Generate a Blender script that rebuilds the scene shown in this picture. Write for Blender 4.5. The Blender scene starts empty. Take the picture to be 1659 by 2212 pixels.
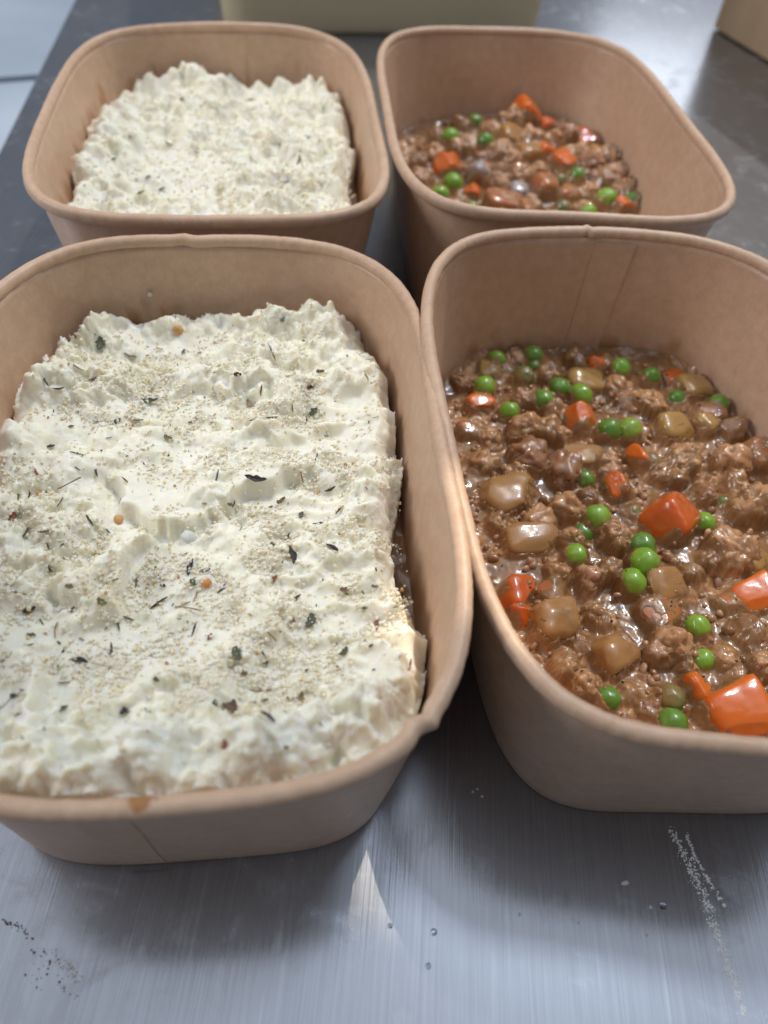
import bpy, bmesh, math, random
import numpy as np
from mathutils import Vector, Matrix, Euler

# ------------------------------------------------------------------ camera, world, lamps
S = 0.001                                   # everything below is written in millimetres
sc = bpy.context.scene
col = sc.collection
CAM_H, PITCH, ROLL, FPX = 180.4814, 0.8641258, 0.0952916, 1629.2786   # focal length in units of a 2212-high picture
cp, sp, cr, sr = math.cos(PITCH), math.sin(PITCH), math.cos(ROLL), math.sin(ROLL)
FWD = np.array([0, cp, -sp]); _r = np.array([1., 0, 0]); _u = np.array([0, sp, cp])
RT = cr * _r + sr * _u; UP = -sr * _r + cr * _u
cam = bpy.data.cameras.new('camera'); co = bpy.data.objects.new('camera', cam); col.objects.link(co)
cam.sensor_fit = 'VERTICAL'; cam.sensor_height = 36; cam.sensor_width = 27
cam.lens = 36 * FPX / 2212
cam.clip_start = 0.01; cam.clip_end = 50
M = Matrix.Identity(4)
for i in range(3):
    M[i][0] = RT[i]; M[i][1] = UP[i]; M[i][2] = -FWD[i]
M[2][3] = CAM_H * S
co.matrix_world = M
cam.dof.use_dof = True; cam.dof.focus_distance = 0.190; cam.dof.aperture_fstop = 11.0
sc.camera = co

w = bpy.data.worlds.new('World'); sc.world = w; w.use_nodes = True
bg = w.node_tree.nodes['Background']; bg.inputs[0].default_value = (0.62, 0.70, 0.82, 1); bg.inputs[1].default_value = 0.27

def lamp(name, kind, loc, target, energy, color, **kw):
    l = bpy.data.lights.new(name, kind); o = bpy.data.objects.new(name, l); col.objects.link(o)
    o.location = Vector(loc); d = Vector(target) - Vector(loc)
    o.rotation_euler = d.to_track_quat('-Z', 'Y').to_euler()
    l.energy = energy; l.color = color
    for k, v in kw.items(): setattr(l, k, v)
    return o
# the window high above the bench: cool daylight from above and slightly behind
lamp('skylight', 'AREA', (0.25, 0.78, 1.50), (0.25, 0.78, 0), 10.5, (0.86, 0.92, 1.0), shape='RECTANGLE', size=2.4, size_y=1.7)
lamp('far_reflection_lamp', 'AREA', (0.62, 2.0, 0.60), (0.15, 0.5, 0), 1.8, (0.92, 0.96, 1.0), shape='RECTANGLE', size=0.5, size_y=0.35)  # added lamp out of view; its reflection brightens the far right bench
lamp('window_light', 'AREA', (0.50, 0.66, 1.50), (0.0, 0.10, 0), 7.2, (0.74, 0.86, 1.0), shape='RECTANGLE', size=0.20, size_y=0.16)
# low sun coming through the window from behind right, cut off in front by the window edge
tgt = Vector((0.10, 0.475, 0)); sd = Vector((0.2622, 0.5277, 1.0)).normalized()
tg2 = Vector((0.0150, 0.0665, 0)); sd2 = Vector((0.300, 0.610, 1.0)).normalized()
lamp('sun_sliver', 'SPOT', tg2 + sd2 * 3.0, tg2, 290, (1.0, 0.86, 0.66), spot_size=math.radians(1.0), spot_blend=0.25, shadow_soft_size=0.004)
lamp('side_fill', 'AREA', (-1.25, 0.10, 0.75), (0.0, 0.45, 0.03), 9.0, (0.98, 0.97, 1.0), shape='RECTANGLE', size=0.7, size_y=0.5)  # added fill from the left, no known source; lifts the tub's front face
lamp('sun_through_window', 'SPOT', tgt + sd * 4.0, tgt, 215, (1.0, 0.93, 0.84), spot_size=math.radians(10.6), spot_blend=0.03, shadow_soft_size=0.03)

sc.view_settings.view_transform = 'Standard'; sc.view_settings.look = 'None'
sc.view_settings.exposure = 0.03; sc.view_settings.gamma = 1.0
sc.cycles.use_denoising = True
sc.cycles.max_bounces = 10; sc.cycles.diffuse_bounces = 6; sc.cycles.transmission_bounces = 8
sc.cycles.caustics_reflective = True; sc.cycles.blur_glossy = 1.0; sc.cycles.caustics_refractive = False

def at(px, py, z=0.0):
    """The point of height z (mm) seen at a place of the 1659 x 2212 picture."""
    d = FWD + RT * (px - 829.5) / FPX - UP * (py - 1106) / FPX
    t = (z - CAM_H) / d[2]
    return np.array([0, 0, CAM_H]) + t * d
def mm_per_px(P):
    return float(np.dot(np.asarray(P, float) - np.array([0, 0, CAM_H]), FWD)) / FPX

# ------------------------------------------------------------------ noise
class Noise:
    def __init__(s, seed):
        r = np.random.RandomState(seed); s.p = np.tile(r.permutation(256), 3)
        g = r.normal(size=(256, 3)); s.g = g / np.linalg.norm(g, axis=1)[:, None]
    def __call__(s, P):
        P = np.asarray(P, float); I = np.floor(P).astype(int); F = P - I; I &= 255
        U = F * F * F * (F * (F * 6 - 15) + 10); out = 0
        for a in (0, 1):
            for b in (0, 1):
                for c in (0, 1):
                    h = s.p[s.p[s.p[I[:, 0] + a] + I[:, 1] + b] + I[:, 2] + c]
                    d = (s.g[h] * (F - (a, b, c))).sum(1)
                    wt = (U[:, 0] if a else 1 - U[:, 0]) * (U[:, 1] if b else 1 - U[:, 1]) * (U[:, 2] if c else 1 - U[:, 2])
                    out = out + d * wt
        return out * 1.5
    def fbm(s, P, o=4, g=0.5):
        t = 0; a = 1.0
        for k in range(o):
            t = t + a * s(P * 2.03 ** k + 17.3 * k); a *= g
        return t
    def billow(s, P, o=3, g=0.5):          # puffy lumps with sharp creases
        t = 0; a = 1.0
        for k in range(o):
            t = t + a * (np.abs(s(P * 2.03 ** k + 9.1 * k)) * 2 - 0.5); a *= g
        return t
def sm(x, a, b):
    t = np.clip((x - a) / (b - a), 0, 1); return t * t * (3 - 2 * t)
def v3(x, y, z=0.0):
    x = np.asarray(x, float); return np.stack([x, np.asarray(y, float) + 0 * x, 0 * x + z], 1)
def worley(P, seed, jitter=0.9):
    """distance to the nearest feature point, 2-D cells"""
    r = np.random.RandomState(seed); tab = r.rand(64, 64, 3)
    I = np.floor(P[:, :2]).astype(int); best = np.full(len(P), 9.); ident = np.zeros(len(P))
    for a in (-1, 0, 1):
        for b in (-1, 0, 1):
            c = tab[(I[:, 0] + a) % 64, (I[:, 1] + b) % 64]
            q = I + (a, b) + 0.5 + (c[:, :2] - .5) * jitter
            d = np.hypot(P[:, 0] - q[:, 0], P[:, 1] - q[:, 1])
            k = d < best; best[k] = d[k]; ident[k] = c[k, 2]
    return best, ident

# ------------------------------------------------------------------ mesh helpers
def mesh(name, V, F, smooth=True, mats=(), midx=None, attrs=None):
    me = bpy.data.meshes.new(name)
    V = np.asarray(V, np.float32) * S
    F = np.asarray(F, np.int32) if not isinstance(F, list) else F
    if isinstance(F, np.ndarray):
        n, k = F.shape
        me.vertices.add(len(V)); me.vertices.foreach_set('co', V.ravel())
        me.loops.add(n * k); me.loops.foreach_set('vertex_index', F.ravel())
        me.polygons.add(n); me.polygons.foreach_set('loop_start', np.arange(0, n * k, k, dtype=np.int32))
        me.polygons.foreach_set('loop_total', np.full(n, k, np.int32))
    else:
        me.from_pydata([tuple(map(float, v)) for v in V], [], F)
    me.update(calc_edges=True)
    me.polygons.foreach_set('use_smooth', np.full(len(me.polygons), smooth, bool))
    for m in mats: me.materials.append(m)
    if midx is not None: me.polygons.foreach_set('material_index', np.asarray(midx, np.int32))
    for k, a in (attrs or {}).items():
        a = np.asarray(a, np.float32)
        if a.ndim == 1:
            at_ = me.attributes.new(k, 'FLOAT', 'POINT'); at_.data.foreach_set('value', a)
        else:
            at_ = me.attributes.new(k, 'FLOAT_COLOR', 'POINT')
            at_.data.foreach_set('color', np.concatenate([a, np.ones((len(a), 1), np.float32)], 1).ravel())
    me.validate()
    return me
def link(name, me, parent=None, loc=None, rot=None, scale=None):
    o = bpy.data.objects.new(name, me); col.objects.link(o)
    if parent is not None: o.parent = parent
    if loc is not None: o.location = Vector([float(c) * S for c in loc])
    if rot is not None: o.rotation_euler = Euler([float(c) for c in rot])
    if scale is not None: o.scale = Vector([float(c) for c in scale])
    return o
def tag(o, label=None, cat=None, group=None, kind=None):
    if label: o['label'] = label
    if cat: o['category'] = cat
    if group: o['group'] = group
    if kind: o['kind'] = kind
    return o
def empty(name, loc, rz=0.0):
    o = bpy.data.objects.new(name, None); col.objects.link(o)
    o.location = Vector([float(c) * S for c in loc]); o.rotation_euler = (0, 0, rz); o.empty_display_size = 0.01
    return o
def gridfaces(nu, nv, wrap=False):
    i, j = np.meshgrid(np.arange(nu if wrap else nu - 1), np.arange(nv - 1), indexing='ij')
    i = i.ravel(); j = j.ravel(); i2 = (i + 1) % nu
    return np.stack([i * nv + j, i2 * nv + j, i2 * nv + j + 1, i * nv + j + 1], 1)
_ico = {}
def ico(sub):
    if sub not in _ico:
        bm = bmesh.new(); bmesh.ops.create_icosphere(bm, subdivisions=sub, radius=1.0)
        _ico[sub] = (np.array([v.co[:] for v in bm.verts]), np.array([[v.index for v in f.verts] for f in bm.faces])); bm.free()
    return _ico[sub]
def rotmat(e): return np.array(Euler(e).to_matrix())
def scatter_mesh(name, base, items, mats, smooth=True):
    """many small bits joined into one mesh; items: (loc, rot, scale3, colour, shape index)"""
    Vs, Fs, Cs = [], [], []; n = 0
    for loc, rot, scl, c, k in items:
        V, F = base[k % len(base)]
        W = (V * np.asarray(scl)) @ rotmat(rot).T + np.asarray(loc)
        Vs.append(W); Fs.append(F + n); n += len(V); Cs.append(np.tile(c, (len(V), 1)))
    return mesh(name, np.concatenate(Vs), np.concatenate(Fs), smooth, mats, None, {'tint': np.concatenate(Cs)})

# ------------------------------------------------------------------ material helpers
class NT:
    def __init__(s, name):
        s.m = bpy.data.materials.new(name); s.m.use_nodes = True; s.t = s.m.node_tree
        s.b = s.t.nodes['Principled BSDF']; s.out = s.t.nodes['Material Output']
        s.tc = s.n('ShaderNodeTexCoord')
    def n(s, typ, **kw):
        x = s.t.nodes.new(typ)
        for k, v in kw.items(): setattr(x, k, v)
        return x
    def l(s, a, b): s.t.links.new(a, b)
    def set(s, **kw):
        for k, v in kw.items(): s.b.inputs[k.replace('_', ' ')].default_value = v
    def mapping(s, scale, rot=(0, 0, 0), coord='Object'):
        m = s.n('ShaderNodeMapping'); m.inputs['Scale'].default_value = scale; m.inputs['Rotation'].default_value = rot
        s.l(s.tc.outputs[coord], m.inputs[0]); return m.outputs[0]
    def noise(s, scale, detail=4, rough=0.5, vec=None, dist=0.0):
        x = s.n('ShaderNodeTexNoise'); x.inputs['Scale'].default_value = scale; x.inputs['Detail'].default_value = detail
        x.inputs['Roughness'].default_value = rough; x.inputs['Distortion'].default_value = dist
        s.l(vec if vec is not None else s.tc.outputs['Object'], x.inputs['Vector']); return x.outputs['Fac']
    def ramp(s, fac, stops):
        r = s.n('ShaderNodeValToRGB'); e = r.color_ramp.elements
        while len(e) < len(stops): e.new(0.5)
        for k, (p, c) in enumerate(stops):
            e[k].position = p; e[k].color = (*c, 1) if len(c) == 3 else c
        s.l(fac, r.inputs[0]); return r.outputs[0]
    def gray(s, fac, a, b, lo=0.0, hi=1.0):
        r = s.n('ShaderNodeMapRange'); r.inputs['From Min'].default_value = a; r.inputs['From Max'].default_value = b
        r.inputs['To Min'].default_value = lo; r.inputs['To Max'].default_value = hi; s.l(fac, r.inputs[0]); return r.outputs[0]
    def mix(s, fac, a, b, mode='MIX'):
        x = s.n('ShaderNodeMix', data_type='RGBA', blend_type=mode)
        for sock, v in ((x.inputs[0], fac), (x.inputs[6], a), (x.inputs[7], b)):
            if hasattr(v, 'is_linked') or hasattr(v, 'links'): s.l(v, sock)
            else: sock.default_value = v if not isinstance(v, tuple) else (*v, 1) if len(v) == 3 else v
        return x.outputs[2]
    def math(s, op, a, b=0.5):
        x = s.n('ShaderNodeMath', operation=op)
        for sock, v in ((x.inputs[0], a), (x.inputs[1], b)):
            if hasattr(v, 'links'): s.l(v, sock)
            else: sock.default_value = v
        return x.outputs[0]
    def attr(s, name, out='Fac'):
        x = s.n('ShaderNodeAttribute', attribute_name=name); return x.outputs[out]
    def bump(s, h, dist, strength=1.0, prev=None):
        b = s.n('ShaderNodeBump'); b.inputs['Distance'].default_value = dist; b.inputs['Strength'].default_value = strength
        s.l(h, b.inputs['Height'])
        if prev is not None: s.l(prev, b.inputs['Normal'])
        s.l(b.outputs[0], s.b.inputs['Normal']); return b.outputs[0]
    def color(s, c): s.l(c, s.b.inputs['Base Color'])
    def rough(s, c): s.l(c, s.b.inputs['Roughness'])

def kraft_material(name, inner):
    m = NT(name)
    big = m.noise(28, 3, 0.55); fib = m.noise(1500, 3, 0.65, m.mapping((1, 1, 0.35)))
    mot = m.noise(260, 4, 0.6)
    a, b = ((0.545, 0.345, 0.23), (0.63, 0.42, 0.288))
    c = m.ramp(big, [(0.3, a), (0.7, b)])
    c = m.mix(m.gray(fib, 0.35, 0.7, 0.0, 0.36), c, (0.70, 0.52, 0.36))
    c = m.mix(m.gray(mot, 0.38, 0.62, 0.0, 0.34), c, (0.43, 0.265, 0.155))
    c = m.mix(m.attr('stain'), c, (0.36, 0.165, 0.05))
    m.color(c)
    m.set(Roughness=0.50 if inner else 0.55, Specular_IOR_Level=0.45)
    m.set(Coat_Weight=0.28 if inner else 0.12, Coat_Roughness=0.28)
    p = m.bump(fib, 0.00006, 0.6); m.bump(mot, 0.00012, 0.5, p)
    return m.m
KR_IN = kraft_material('kraft paper', True)
KR_OUT = kraft_material('kraft paper uncoated', False)

def steel_material():
    m = NT('brushed steel')
    g1 = m.noise(1.0, 3, 0.6, m.mapping((3300, 22, 1), (0, 0, 0.03)))
    g2 = m.noise(1.0, 2, 0.5, m.mapping((1300, 9, 1), (0, 0, 0.05)))
    sw = m.noise(14, 5, 0.6, dist=1.2); sm2 = m.noise(60, 5, 0.65, dist=2.0)
    c = m.ramp(g1, [(0.25, (0.29, 0.305, 0.34)), (0.75, (0.42, 0.44, 0.49))])
    sd_ = m.gray(m.math('MULTIPLY', sw, sm2), 0.26, 0.42, 0.0, 0.20)
    for sx_, rz_, th_ in ((620, 0.42, .735), (760, -0.30, .75), (500, 1.25, .76)):
        c = m.mix(m.gray(m.noise(1.0, 1, 0.4, m.mapping((sx_, 14, 1), (0, 0, rz_))), th_, th_ + .02, 0.0, 0.22), c, (0.70, 0.72, 0.76))
    m.color(c)
    m.set(Metallic=1.0, Anisotropic=0.0)
    r = m.math('ADD', m.gray(g2, 0.3, 0.7, 0.13, 0.20), sd_)
    # fine criss-cross scratches polish narrow lines
    m.rough(r)
    p = m.bump(g1, 0.00005, 0.45)
    p = m.bump(g2, 0.00008, 0.15, p)
    wv = m.noise(3.5, 2, 0.5); p = m.bump(wv, 0.0015, 0.30, p)
    gl = m.n('ShaderNodeBsdfAnisotropic'); gl.inputs['Roughness'].default_value = 0.40; m.l(c, gl.inputs['Color']); m.l(p, gl.inputs['Normal'])
    m1 = m.n('ShaderNodeMixShader'); m1.inputs[0].default_value = 0.42; m.l(m.b.outputs[0], m1.inputs[1]); m.l(gl.outputs[0], m1.inputs[2])
    # a thin film of dried water and grease scatters a little light
    d = m.n('ShaderNodeBsdfDiffuse'); d.inputs[0].default_value = (0.55, 0.56, 0.58, 1)
    mx = m.n('ShaderNodeMixShader'); m.l(m.math('ADD', m.math('MULTIPLY', sd_, 0.6), 0.035), mx.inputs[0])
    m.l(m1.outputs[0], mx.inputs[1]); m.l(d.outputs[0], mx.inputs[2]); m.l(mx.outputs[0], m.out.inputs[0])
    return m.m
STEEL = steel_material()

def mash_material():
    m = NT('mashed potato')
    n = m.noise(90, 4, 0.6); f = m.noise(1400, 3, 0.6)
    c = m.ramp(n, [(0.3, (0.82, 0.78, 0.63)), (0.7, (0.86, 0.83, 0.725))])
    m.color(c); m.set(Roughness=0.42, Specular_IOR_Level=0.35)
    m.set(Subsurface_Weight=1.0, Subsurface_Radius=(1.0, 0.85, 0.42), Subsurface_Scale=0.0017)
    m.bump(f, 0.00015, 0.4)
    return m.m
MASH = mash_material()
def tint_material(name, rough=0.6, sss=0.0, scale=0.0006, coat=0.0, metal=0, fibre=True):
    m = NT(name); c = m.attr('tint', 'Color')
    if fibre: c = m.mix(m.gray(m.noise(1800, 3, 0.6), 0.3, 0.7, 0.0, 0.35), c, (0.35, 0.30, 0.2), 'MULTIPLY')
    m.color(c); m.set(Roughness=rough, Subsurface_Weight=sss, Subsurface_Scale=scale, Coat_Weight=coat, Coat_Roughness=0.1)
    return m.m
CRUMB = tint_material('dry breadcrumb', 0.7, 0.0, 0.0006, fibre=False)
_t = CRUMB.node_tree; _tr = _t.nodes.new('ShaderNodeBsdfTranslucent'); _mx = _t.nodes.new('ShaderNodeMixShader'); _mx.inputs[0].default_value = 0.30
_a = [n for n in _t.nodes if n.type == 'ATTRIBUTE'][0]; _t.links.new(_a.outputs['Color'], _tr.inputs[0]); _t.links.new(_t.nodes['Principled BSDF'].outputs[0], _mx.inputs[1]); _t.links.new(_tr.outputs[0], _mx.inputs[2]); _t.links.new(_mx.outputs[0], _t.nodes['Material Output'].inputs[0])
def herb_material(name, a, b, rough=0.55):
    m = NT(name); n = m.noise(900, 3, 0.6)
    m.color(m.ramp(n, [(0.3, a), (0.7, b)])); m.set(Roughness=rough, Specular_IOR_Level=0.4)
    m.bump(n, 0.0001, 0.6); return m.m
HERB = {'g': herb_material('dried herb green', (0.045, 0.050, 0.028), (0.11, 0.115, 0.065)),
        'd': herb_material('dried herb dark', (0.018, 0.014, 0.012), (0.055, 0.042, 0.036)),
        'b': herb_material('dried herb brown', (0.075, 0.040, 0.022), (0.20, 0.115, 0.065)),
        'o': herb_material('dried herb olive', (0.10, 0.085, 0.025), (0.22, 0.19, 0.07)),
        'p': herb_material('dried herb purple', (0.05, 0.026, 0.03), (0.13, 0.075, 0.08)),
        'r': herb_material('dried herb stem red', (0.15, 0.035, 0.02), (0.32, 0.12, 0.07)),
        's': herb_material('dried herb straw', (0.20, 0.13, 0.06), (0.42, 0.31, 0.17))}

def gravy_material():
    m = NT('brown gravy')
    n = m.noise(120, 5, 0.6, dist=0.6); f = m.noise(900, 4, 0.65); k = m.noise(2200, 2, 0.5)
    sauce = m.ramp(n, [(0.25, (0.17, 0.075, 0.026)), (0.55, (0.31, 0.155, 0.060)), (0.8, (0.43, 0.235, 0.10))])
    meat = m.ramp(f, [(0.3, (0.34, 0.155, 0.058)), (0.7, (0.60, 0.33, 0.155))])
    c = m.mix(m.attr('meat'), sauce, meat)
    c = m.mix(m.gray(k, 0.70, 0.76, 0.0, 0.8), c, (0.03, 0.018, 0.01))
    m.color(c)
    m.set(Roughness=0.30, Subsurface_Weight=0.35, Subsurface_Radius=(1.0, 0.45, 0.2), Subsurface_Scale=0.0011, Coat_Weight=0.95, Coat_Roughness=0.05, Coat_IOR=1.45)
    p = m.bump(f, 0.00012, 0.2); m.bump(n, 0.0008, 0.5, p)
    return m.m
GRAVY = gravy_material()
def food_material(name, a, b, scale, rough=0.3, coat=0.85, sss=0.5, ss=0.0018, rad=(1, 0.5, 0.2), film=None, film_amt=(0.5, 0.62), bump=0.0002, bscale=500):
    m = NT(name); n = m.noise(scale, 4, 0.6, dist=0.4)
    c = m.ramp(n, [(0.3, a), (0.7, b)])
    if film:
        c = m.mix(m.gray(m.noise(170, 4, 0.6, dist=0.8), film_amt[0], film_amt[1], 0.0, 0.85), c, film)
    m.color(c)
    m.set(Roughness=rough, Subsurface_Weight=sss, Subsurface_Radius=rad, Subsurface_Scale=ss, Coat_Weight=coat, Coat_Roughness=0.07, Coat_IOR=1.42)
    m.bump(m.noise(bscale, 4, 0.6), bump, 0.5); return m.m
FILM = (0.34, 0.165, 0.058)
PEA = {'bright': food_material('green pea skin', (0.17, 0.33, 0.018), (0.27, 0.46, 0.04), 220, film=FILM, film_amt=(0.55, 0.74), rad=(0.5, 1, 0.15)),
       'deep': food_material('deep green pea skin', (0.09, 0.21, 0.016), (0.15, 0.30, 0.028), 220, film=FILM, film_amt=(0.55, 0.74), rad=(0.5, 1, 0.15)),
       'pale': food_material('yellow green pea skin', (0.20, 0.32, 0.03), (0.32, 0.42, 0.06), 220, film=FILM, film_amt=(0.55, 0.74), rad=(0.6, 1, 0.15)),
       'coated': food_material('pea under gravy', (0.07, 0.13, 0.02), (0.14, 0.20, 0.04), 220, film=FILM, film_amt=(0.40, 0.62), rad=(0.6, 1, 0.2))}
CARROT = {'bright': food_material('cooked carrot', (0.62, 0.115, 0.005), (0.78, 0.19, 0.010), 160, film=(0.42, 0.14, 0.05), film_amt=(0.50, 0.70)),
          'red': food_material('deep red carrot', (0.54, 0.085, 0.004), (0.70, 0.14, 0.008), 160, film=(0.35, 0.11, 0.04), film_amt=(0.50, 0.70)),
          'dull': food_material('carrot under gravy', (0.42, 0.13, 0.035), (0.52, 0.19, 0.06), 160, film=FILM, film_amt=(0.42, 0.64))}
ONION = {'tan': food_material('stewed onion', (0.40, 0.19, 0.052), (0.50, 0.28, 0.10), 130, film=FILM, film_amt=(0.38, 0.60), ss=0.003),
         'yellow': food_material('translucent onion', (0.38, 0.21, 0.05), (0.47, 0.28, 0.09), 130, film=FILM, film_amt=(0.46, 0.68), ss=0.003),
         'grey': food_material('glassy onion', (0.36, 0.29, 0.27), (0.48, 0.40, 0.37), 130, film=FILM, film_amt=(0.5, 0.7), ss=0.003)}
MEAT = {'a': food_material('minced beef', (0.38, 0.175, 0.065), (0.62, 0.345, 0.165), 420, rough=0.42, coat=0.6, bump=0.0003, bscale=700),
        'b': food_material('dark minced beef', (0.24, 0.105, 0.043), (0.44, 0.21, 0.10), 420, rough=0.42, coat=0.6, bump=0.0003, bscale=700),
        'c': food_material('pale minced beef', (0.44, 0.22, 0.12), (0.62, 0.36, 0.21), 420, rough=0.45, coat=0.6, bump=0.0003, bscale=700)}

# ------------------------------------------------------------------ the steel bench and what lies beyond its left edge
def box_mesh(name, P, h0, h1, mats, bevel=1.0, seg=3):
    """prism over the polygon P (mm) between heights h0 and h1 with softened edges"""
    bm = bmesh.new(); vb = [bm.verts.new((x * S, y * S, h0 * S)) for x, y in P]; vt = [bm.verts.new((x * S, y * S, h1 * S)) for x, y in P]
    bm.faces.new(vb[::-1]); bm.faces.new(vt); n = len(P)
    for i in range(n): bm.faces.new((vb[i], vb[(i + 1) % n], vt[(i + 1) % n], vt[i]))
    if bevel: bmesh.ops.bevel(bm, geom=list(bm.edges), offset=bevel * S, segments=seg, affect='EDGES', profile=0.5)
    bmesh.ops.recalc_face_normals(bm, faces=bm.faces)
    me = bpy.data.meshes.new(name); bm.to_mesh(me); bm.free()
    for m in mats: me.materials.append(m)
    for p in me.polygons: p.use_smooth = False
    return me
bench = box_mesh('bench', [(-150, -110), (900, -110), (900, 1500), (-405, 1500), (-206, 363), (-195, 280)], -38, 0, [STEEL], 1.6, 3)
tag(link('steel_bench', bench), kind='structure')
panel = NT('pale painted metal'); panel.color(panel.ramp(panel.noise(9, 3), [(0.3, (0.40, 0.45, 0.52)), (0.7, (0.50, 0.56, 0.64))])); panel.set(Roughness=0.35, Metallic=0.0)
dark = NT('dark gap'); dark.set(Base_Color=(0.012, 0.012, 0.014, 1), Roughness=0.6)
cab = empty('metal_cabinet', (-330, 520, -160))
tag(cab, 'pale blue grey metal cabinet with a black gap beyond the left edge of the bench', 'cabinet')
def cab_part(name, P, a, b, m, bev=1.5):
    me = box_mesh(name, [(x + 330, y - 520) for x, y in P], a, b, [m], bev); return link(name, me, cab)
cab_part('body', [(-700, 100), (-215, 100), (-252, 900), (-700, 900)], 0, 100, dark.m)
cab_part('top_panel', [(-690, 379), (-200, 612), (-230, 890), (-690, 890)], 101, 116, panel.m)
cab_part('top_panel', [(-690, 110), (-190, 110), (-190, 604), (-690, 365)], 101, 116, panel.m)

# ------------------------------------------------------------------ kraft boxes
NT_ = 360
TH = np.linspace(0, 2 * np.pi, NT_, endpoint=False)
HB = 59.45; TA, TB, NB = 9.9, 7.3, 4.5
BOX = {  # x, y, yaw, exponent, half width, half length, in-plane harmonics, rim-height harmonics
 'A': (-45.193, 122.389, 0.159, 3.41, 60.19, 85.59, [-0.16, 0.62, 0.05, -0.13, -1.34, 0.98, 0.11, -0.74, -0.39, 0.16], [-0.28, -0.38, 0.27, -0.64, 0.38, -0.45]),
 'B': (70.477, 145.618, 0.1442, 3.734, 61.07, 86.93, [-0.02, -0.87, -1.47, -0.56, -1.47, 1.13, 0.78, 1.55, 0.76, 1.27], [0.4, 0.71, -0.01, -0.91, -0.33, 0.83]),
 'C': (-78.02, 297.79, 0.1838, 4.252, 62.10, 85.34, [-0.11, -1.96, 0.48, -0.08, 0.08, 1.08, 0.11, 0.03, -0.15, 0.01], [-0.68, -0.16, -1.9, 0.64, -0.59, -0.67]),
 'D': (45.902, 324.926, 0.1486, 4.223, 62.54, 89.17, [0.2, 0.64, 0.17, 0.36, -0.79, -0.31, -0.37, 0.19, 0.24, 0.24], [-0.07, -0.19, -0.26, -0.02, 0.08, -0.35])}
def outline(k, z, inset, th=TH):
    """outline of a box wall at height z, pulled in by inset; local mm"""
    x, y, yaw, n, a, b, co, hh = BOX[k]; t = min(max(z / HB, 0), 1.1)
    a2 = a - TA * (1 - t); b2 = b - TB * (1 - t); nn = n * t + NB * (1 - t)
    c, s = np.cos(th), np.sin(th); r = (np.abs(c) ** nn + np.abs(s) ** nn) ** (-1 / nn)
    P = np.stack([a2 * r * c, b2 * r * s], 1)
    # normal of the superellipse
    g = np.stack([np.sign(c) * np.abs(P[:, 0] / a2) ** (nn - 1) / a2, np.sign(s) * np.abs(P[:, 1] / b2) ** (nn - 1) / b2], 1)
    g /= np.linalg.norm(g, axis=1)[:, None]
    o = sum(co[2 * q - 2] * np.cos(q * th) + co[2 * q - 1] * np.sin(q * th) for q in range(1, 6)) * (0.25 + 0.75 * t)
    return P + g * (o - inset)[:, None] if np.ndim(inset) else P + g * (o - inset)[:, None], g
def rim_h(k, th=TH):
    hh = BOX[k][7]; return sum(hh[2 * q - 2] * np.cos(q * th) + hh[2 * q - 1] * np.sin(q * th) for q in range(1, 4))
def to_local(k, P):
    x, y, yaw = BOX[k][:3]; c, s = math.cos(yaw), math.sin(yaw); dx, dy = P[0] - x, P[1] - y
    return np.array([c * dx + s * dy, -s * dx + c * dy])
def to_world(k, u, v):
    x, y, yaw = BOX[k][:3]; c, s = math.cos(yaw), math.sin(yaw)
    return x + c * u - s * v, y + s * u + c * v

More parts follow.
